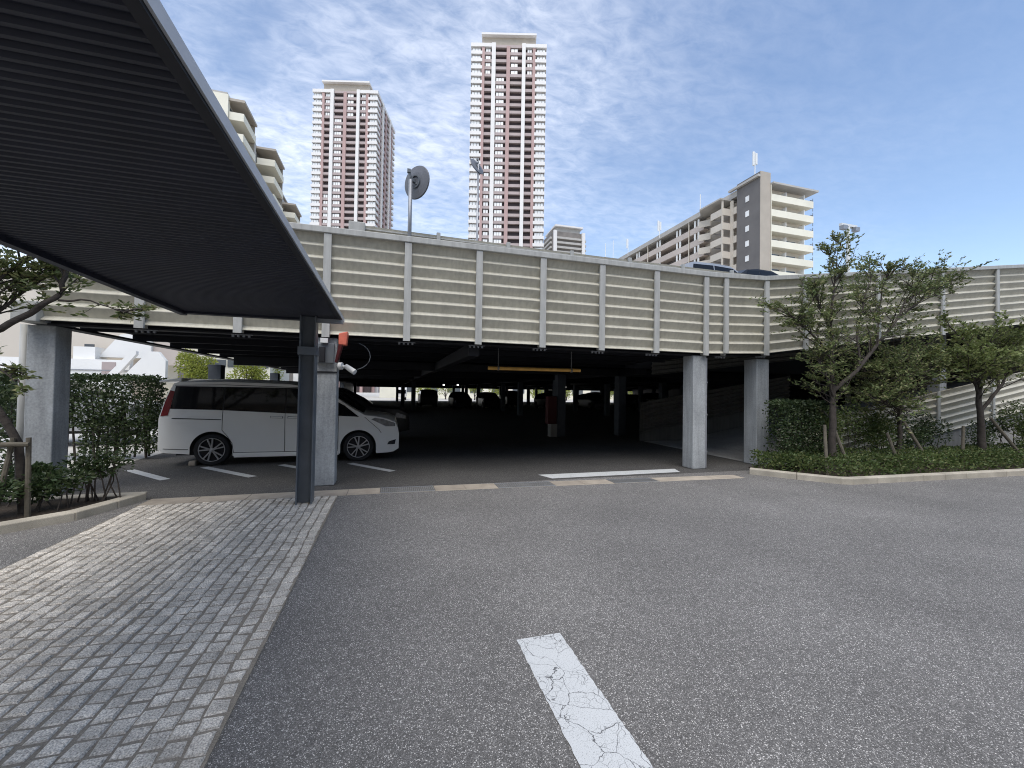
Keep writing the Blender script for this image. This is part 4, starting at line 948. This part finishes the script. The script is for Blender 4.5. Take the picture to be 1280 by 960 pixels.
# unseen block of flats, added to take the low sky away from garage and forecourt
t = empty('apartment_block', (0, -26, 0), 'broad brown block of flats added unseen behind the camera to block the low sky', 'apartment block')
b = MB(); b.box(-70, -12, 0, 70, 0, 18); b.build('wall', 'tan', t)  # wall of the added unseen block
b = MB(); b.box(-70, -12.2, 18.01, 70, 1.2, 18.5); b.build('roof_slab', 'roofgrey', t)  # roof of the added unseen block
pr = None
for k in range(5):
    if pr is None: b = MB(); b.box(-69, .01, 0, 69, 1.3, .2); b.box(-69, 1.15, .201, 69, 1.3, 1.2); o = pr = b.build('balcony', 'beige', t)  # balconies of the added unseen block
    else: o = pr.copy(); COL.objects.link(o); o.parent = t
    o.location = (0, 0, 2.6 + 2.9 * k)

# ------------------------------------------------------------------ towers
def tower(name, label, loc, rz, seed, nvis=30):
    random.seed(seed)
    t = empty(name, loc, label, 'apartment tower', 'pink and white apartment towers', rz); fl, nf = 3.07, 47; Ht = fl * nf
    b = MB(); b.box(-14.2, -14.2, 0, 14.2, 14.2, Ht); b.build('core_wall', 'recess', t)
    b = MB()
    hW = 15.5
    for rot in range(4):
        c, s_ = (1, 0, -1, 0)[rot], (0, 1, 0, -1)[rot]
        def bx(x0, y0, z0, x1, y1, z1, mi):
            xs_ = [x0 * c - y0 * s_, x1 * c - y1 * s_]; ys_ = [x0 * s_ + y0 * c, x1 * s_ + y1 * c]
            b.box(min(xs_), min(ys_), z0, max(xs_), max(ys_), z1, mi)
        bx(-10.9, -15.2, 0, 10.9, -14.2, .22, 1); bx(-10.9, -15.25, .05, 10.9, -15.05, 1.22, 1)
        bx(10.95, -15.5, 0, 14.1, -14.2, .25, 0); bx(10.95, -15.6, 0, 15.6, -15.35, 1.32, 0); bx(-15.34, -15.6, 0, -10.95, -15.35, 1.32, 0); bx(-14.1, -15.34, 0, -10.95, -14.2, .25, 0)
    bal = b
    bm_ = None
    for k in range(nf - nvis, nf):
        if bm_ is None: bm_ = bal.build('balcony', ['towerwhite', 'pinkgrey'], t); o = bm_
        else: o = bm_.copy(); COL.objects.link(o); o.parent = t
        o.location = (0, 0, k * fl)
    segx = [(-.362, -.322, 'pink', 15.45), (-.227, -.175, 'towerwhite', 15.85), (-.029, .019, 'pink', 15.45), (.178, .225, 'towerwhite', 15.85), (.32, .36, 'pink', 15.45)]
    for rot in range(4):
        c, s_ = (1, 0, -1, 0)[rot], (0, 1, 0, -1)[rot]
        for a, d, mt, dep in segx:
            x0, x1 = a * 31, d * 31; b = MB(); P = [(x0, -dep), (x1, -dep), (x1, -14.0), (x0, -14.0)]
            P = [(x * c - y * s_, x * s_ + y * c) for x, y in P]; b.prism(P, 0, Ht + (1.6 if mt == 'towerwhite' else .6)); b.build('pilaster', mt, t)
    # windows with pale blinds on the front
    cells = {'cl': (-.49, -.375), 'sl': (-.31, -.245), 'ml': (-.165, -.06), 'mr': (.03, .12), 'sr': (.25, .31), 'cr': (.375, .49)}
    made = {}; cnt = 0; rest = MB()
    for k in range(nf - 1, nf - nvis, -1):
        top4 = k >= nf - 4
        use = ['cl', 'cr'] + (['sl', 'mr', 'sr'] if top4 else ['ml'])
        if not top4 and k < nf - 16: use.append('sl')
        for cc in use:
            a, d = cells[cc]; x0, x1 = a * 31, d * 31; yy = -14.85
            if cnt < 100:
                if cc not in made:
                    b = MB(); b.box(x0, yy - .06, .35, x1, -14.205, 2.75, 0)
                    nmul = 3 if x1 - x0 > 3 else 2
                    for q in range(nmul + 1): xx = x0 + (x1 - x0) * q / nmul; b.box(xx - .07, yy - .1, .3, xx + .07, yy - .061, 2.8, 1)
                    o = b.build('window', ['blind', 'recess_grey'], t); made[cc] = o
                else: o = made[cc].copy(); COL.objects.link(o); o.parent = t
                o.location = (0, 0, k * fl); cnt += 1
            else: rest.box(x0, yy - .06, k * fl + .35, x1, yy - .005, k * fl + 2.75)
    if rest.f: tag(rest.build('windows', 'blind', t), kind='stuff')
    # right face windows
    b = MB(); b.box(-15.7, -15.7, Ht + .0, -5.4, -13.9, Ht + 1.5); b.box(5.4, -15.7, Ht, 15.7, -13.9, Ht + 1.5); b.box(13.9, -13.89, Ht, 15.7, 15.7, Ht + 1.5); b.box(-15.7, -13.89, Ht, -13.9, 15.7, Ht + 1.5); b.box(-13.8, -13.85, Ht, 13.8, 14, Ht + .9)
    b.build('roof_parapet', 'towerwhite', t)
    b = MB(); b.box(-5.39, -15.3, Ht, 5.39, -14.0, Ht + 1.1); b.build('centre_parapet', 'pinkgrey', t)
    b = MB(); b.box(-11.0, -14.0, Ht + .91, 11.0, 12.5, Ht + 5.2); b.build('penthouse', 'tan', t)
    b = MB(); b.box(-11.4, -15.6, Ht + 5.22, 11.4, 13.5, Ht + 6.0); b.build('roof_slab', 'towerwhite', t)
    return t
tyaw = -yaw
# right tower front centre (44.3,162.5), left one (-22.6,211.5)
def place_tower(fx, fy, rz):
    return (fx + 15.5 * math.sin(-rz), fy + 15.5 * math.cos(-rz), 0)
rzr, rzl = tyaw + R(.5), tyaw + R(1.0)
tower('apartment_tower', 'taller pink and white apartment tower in the middle, its front face square on', place_tower(44.3, 162.0, rzr), rzr, 1)
tower('apartment_tower', 'left pink and white apartment tower showing its dark right side', place_tower(-23.6, 211.0, rzl), rzl, 2)

# small grey tower between the right pink tower and the beige block
t = empty('grey_tower', (108, 250, 0), 'small distant grey white tower with a flat roof, just right of the tall pink tower', 'apartment tower', rz=tyaw + R(14))
b = MB(); b.box(-11, -9, 0, 11, 9, 104); b.build('core_wall', 'recess_grey', t)
b0 = None
for k in range(14):
    if b0 is None:
        b = MB(); b.box(-8.5, -10.4, 0, 8.5, -9.0, 1.3); b.box(-12.3, -8.6, 0, -11.0, 9, 1.3); b.box(11.0, -8.6, 0, 12.3, 9, 1.3); b0 = b.build('balcony', 'roofgrey', t); o = b0
    else: o = b0.copy(); COL.objects.link(o); o.parent = t
    o.location = (0, 0, 60 + 3.0 * k)
for x in (-9.6, 9.6):
    b = MB(); b.box(x - 1.05, -10.8, 0, x + 1.05, -8.7, 104); b.build('corner_pilaster', 'towerwhite', t)
b = MB(); b.box(-8, -8, 104.01, 8, 8, 107); b.build('penthouse', 'roofgrey', t)
b = MB(); b.box(-9.5, -10, 107.02, 9.5, 10, 108); b.build('roof_slab', 'towerwhite', t)

# ------------------------------------------------------------------ beige apartment block on the right
t = empty('apartment_block', (64.5, 60.5, 0), 'beige apartment block with cream balconies, grey end wall and open galleries, right of the towers', 'apartment block')
def ab(mb, name, mats, **k):
    o = mb.build(name, mats, t, **k); o.location = (-64.5, -60.5, 0); return o
zr = 40.7
b = MB(); b.box(67.0, 60.5, 0, 76.9, 80, zr); ab(b, 'front_wall', 'beige')
b = MB(); b.box(64.5, 59.1, 0, 66.9, 64.4, zr + 2.2); ab(b, 'end_wall', ['greywall'])
b = MB(); b.box(64.46, 59.0, 0, 66.84, 59.095, zr + 2.2); ab(b, 'tan_strip', 'tan')
b = MB(); b.box(66.905, 58.88, 0, 66.985, 60.43, zr); ab(b, 'fin_wall', 'cream')
b = MB(); b.box(66.9, 58.4, zr + .02, 78.0, 62, zr + .35); b.box(63.9, 59.0, zr + 1.2, 64.44, 66, zr + 1.6); ab(b, 'eave', 'roofgrey')
b = MB(); b.box(66.99, 62.1, zr + .02, 74, 100, zr + 1.6); b.box(64.6, 64.5, zr, 66.9, 110, zr + 1.2); ab(b, 'roof_parapet', 'roofgrey')
fl = 2.86
pb = None; gw = None
for k in range(10):
    z1 = 39.0 - fl * k; z0 = z1 - 1.25
    b = MB(); b.box(66.99, 58.9, z0, 77.3, 59.1, z1); b.box(67.0, 59.11, z0, 77.2, 60.49, z0 + .22); b.box(77.05, 59.11, z0 + .22, 77.25, 60.4, z1); ab(b, 'balcony', 'cream')
    for x0, x1 in ((67.6, 70.6), (71.6, 74.6)):
        b = MB(); b.box(x0, 60.44, z0 + .25, x1, 60.49, z0 + 2.15); ab(b, 'window', 'wglass')
    b = MB(); b.box(75.2, 59.12, z0 + .25, 75.3, 60.4, z0 + 2.3); b.box(70.9, 59.3, z0 + .25, 71.0, 60.4, z0 + 2.3); ab(b, 'balcony_partition', 'blind')
    b = MB(); b.tube([(77.9, 59.5, z0 - .3), (77.9, 59.5, z0 + 2.2)], .05, 5); b.box(77.2, 59.45, z0 + 1.7, 77.9, 59.55, z0 + 1.78); ab(b, 'side_rail', 'greywall')
    b = MB(); b.box(64.41, 61.5, z0 + .7, 64.49, 62.3, z0 + 1.75); ab(b, 'window', 'blind')
# stair bay (left of the end wall) and galleries along the left side
b = MB(); b.box(66.2, 64.41, 0, 70, 110, zr); ab(b, 'gallery_wall', 'recess_grey')
b = MB(); b.prism([(64.4, 65.35), (64.7, 65.35), (64.7, 66.0), (64.4, 66.0)], 0, zr - .5); b.prism([(62.6, 66.1), (62.9, 66.1), (62.9, 66.35), (62.6, 66.35)], 0, zr); ab(b, 'stair_pier', 'beige')
b = MB(); b.prism([(62.0, 65.9), (66.6, 65.9), (66.6, 73.6), (63.9, 73.6), (61.8, 71.5)], zr - .35, zr - .05); ab(b, 'stair_roof', 'roofgrey')
b = MB(); b.prism([(65.6, 64.5), (66.18, 64.5), (66.18, 74), (65.6, 74)], 0, zr - .6); ab(b, 'stair_wall', 'tan')
def wallstrip(mb, path, z0, z1, th=.18):
    for a, c in zip(path[:-1], path[1:]): mb.bar((a[0], a[1], (z0 + z1) / 2), (c[0], c[1], (z0 + z1) / 2), th, z1 - z0)
for k in range(10):
    z1 = 38.7 - fl * k; z0 = z1 - 1.35
    b = MB(); wallstrip(b, [(64.9, 66.05), (62.7, 66.05), (62.7, 69.2), (64.3, 71.0), (62.9, 73.0)], z0, z1); ab(b, 'stair_parapet', 'beige')
    b = MB(); b.hexa([(63, 66.4, z0 - 1.3), (64.6, 66.4, z0 - 1.3), (64.6, 69, z0 + .1), (63, 69, z0 + .1), (63, 66.4, z0 - 1.1), (64.6, 66.4, z0 - 1.1), (64.6, 69, z0 + .3), (63, 69, z0 + .3)]); ab(b, 'stair_flight', 'recess_grey')
    b = MB(); b.box(64.5, 64.5, z0, 64.68, 65.3, z1); ab(b, 'landing_parapet', 'beige')
    b = MB(); b.box(64.3, 73.0, z0, 64.48, 112, z1); b.box(64.49, 73.0, z0, 66.19, 112, z0 + .2); ab(b, 'gallery_parapet', 'pinkbeige')
    for y in (74.5, 80.5, 88, 97):
        b = MB(); b.box(64.35, y, z1 + .003, 64.5, y + .5, z1 + 1.5); b.box(64.35, y + 1.1, z1 + .003, 64.5, y + 1.6, z1 + 1.5); ab(b, 'gallery_pier', 'white')
for y in (77.5, 93):
    b = MB(); b.tube([(64.15, y, 0), (64.15, y, zr)], .12, 8); ab(b, 'downpipe', 'beige')
b = MB(); b.box(63.9, 73.6, zr - .3, 70, 112, zr - .02); ab(b, 'gallery_roof', 'roofgrey')
def antenna(loc, h, label, panels):
    q = empty('roof_antenna', loc, label, 'antenna', 'white antennas on the beige apartment block')
    m_ = MB(); m_.tube([(0, 0, 0), (0, 0, h)], .09, 6); m_.build('mast', 'whiteplastic', q)
    for k in range(panels):
        m_ = MB(); dx = (-.35, .35, 0)[k]; m_.box(dx - .17, -.12, h - 2.6 + .3 * k, dx + .17, .12, h + .1 - .2 * k); m_.build('panel', 'whiteplastic', q, bevel=.05)
antenna((65.5, 61.2, zr + 2.2), 4.8, 'white panel antenna on the roof corner above the grey end wall', 2)
antenna((64.5, 74.4, zr), 4.9, 'single white mast on the roof above the stair bay', 0)
antenna((64.5, 88.7, zr), 4.6, 'white panel antenna half way along the gallery roof', 2)
antenna((64.5, 103, zr), 5.0, 'white antenna with short panels at the far end of the gallery roof', 1)
for x, y, z0, z1, lb in ((62.3, 112, 40, 47.3, 'thin white mast far behind the gallery roof, nearest the grey tower'), (65.5, 113, 40, 49, 'tall thin white mast far behind the gallery roof')):
    antenna((x, y, z0), z1 - z0, lb, 0)
b = MB(); b.box(63, 112.2, 0, 80, 120, 42.5); ab(b, 'far_block', 'white')

# lamp post behind the right parapet
t = empty('floodlight_pole', (36.7, 25, 0), 'tall white floodlight pole behind the crown of the tall open tree', 'light pole')
b = MB(); b.tube([(0, 0, 0), (0, 0, 15.9)], [.2, .13], 10); b.build('pole', 'whiteplastic', t)
b = MB(); b.box(-.9, -.12, 15.9, .9, .12, 16.1); b.build('crossarm', 'whiteplastic', t)
for x in (-.7, .7):
    b = MB(); b.box(x - .25, -.3, 15.55, x + .25, .05, 15.88); b.build('lamp_head', 'galv', t)

# ------------------------------------------------------------------ cream block behind the canopy on the left
t = empty('apartment_block', (-22.4, 65.3, 0), 'cream apartment block with stepped balconies rising behind the canopy edge', 'apartment block')
def lb(mb, name, mats, **k):
    o = mb.build(name, mats, t, **k); o.location = (22.4, -65.3, 0); return o
b = MB(); b.box(-40, 65.3, 0, -22.35, 66, 42.2); lb(b, 'end_wall', 'cream')
b = MB(); b.box(-40, 66.01, 0, -22.6, 110, 41.6); lb(b, 'side_wall', 'roofgrey')
b = MB(); b.box(-40, 65.4, 42.22, -22.5, 110, 42.5); lb(b, 'roof_slab', 'roofgrey')
for y0, y1, xf, zt_ in ((65.6, 71, -20.5, 41.9), (78.0, 84, -19.6, 42.2), (95, 101, -19.9, 40.2)):
    b = MB(); b.box(-22.59, y1, 0, xf - .2, y1 + .25, zt_); b.box(-22.59, y0 - .05, zt_ - .35, xf + .1, y1 + .2, zt_); lb(b, 'balcony_bay', 'tan')
    b = MB(); b.box(-22.2, y1 + .3, 0, -21.6, y1 + 4, zt_ - 1); lb(b, 'side_pier', 'roofgrey')
    for k in range(9):
        z = zt_ - 1.9 - 2.9 * k
        b = MB(); b.box(-22.3, y0, z - 1.1, xf, y0 + .15, z); b.box(xf - .15, y0 + .16, z - 1.1, xf, y1 - .01, z); b.box(-22.58, y0 + .16, z - 1.1, xf - .16, y1 - .01, z - .9); lb(b, 'balcony', 'cream')
        b = MB(); b.box(-22.59, y0 + .8, z - .85, -22.52, y1 - .8, z + 1.1); lb(b, 'window', 'wglass')
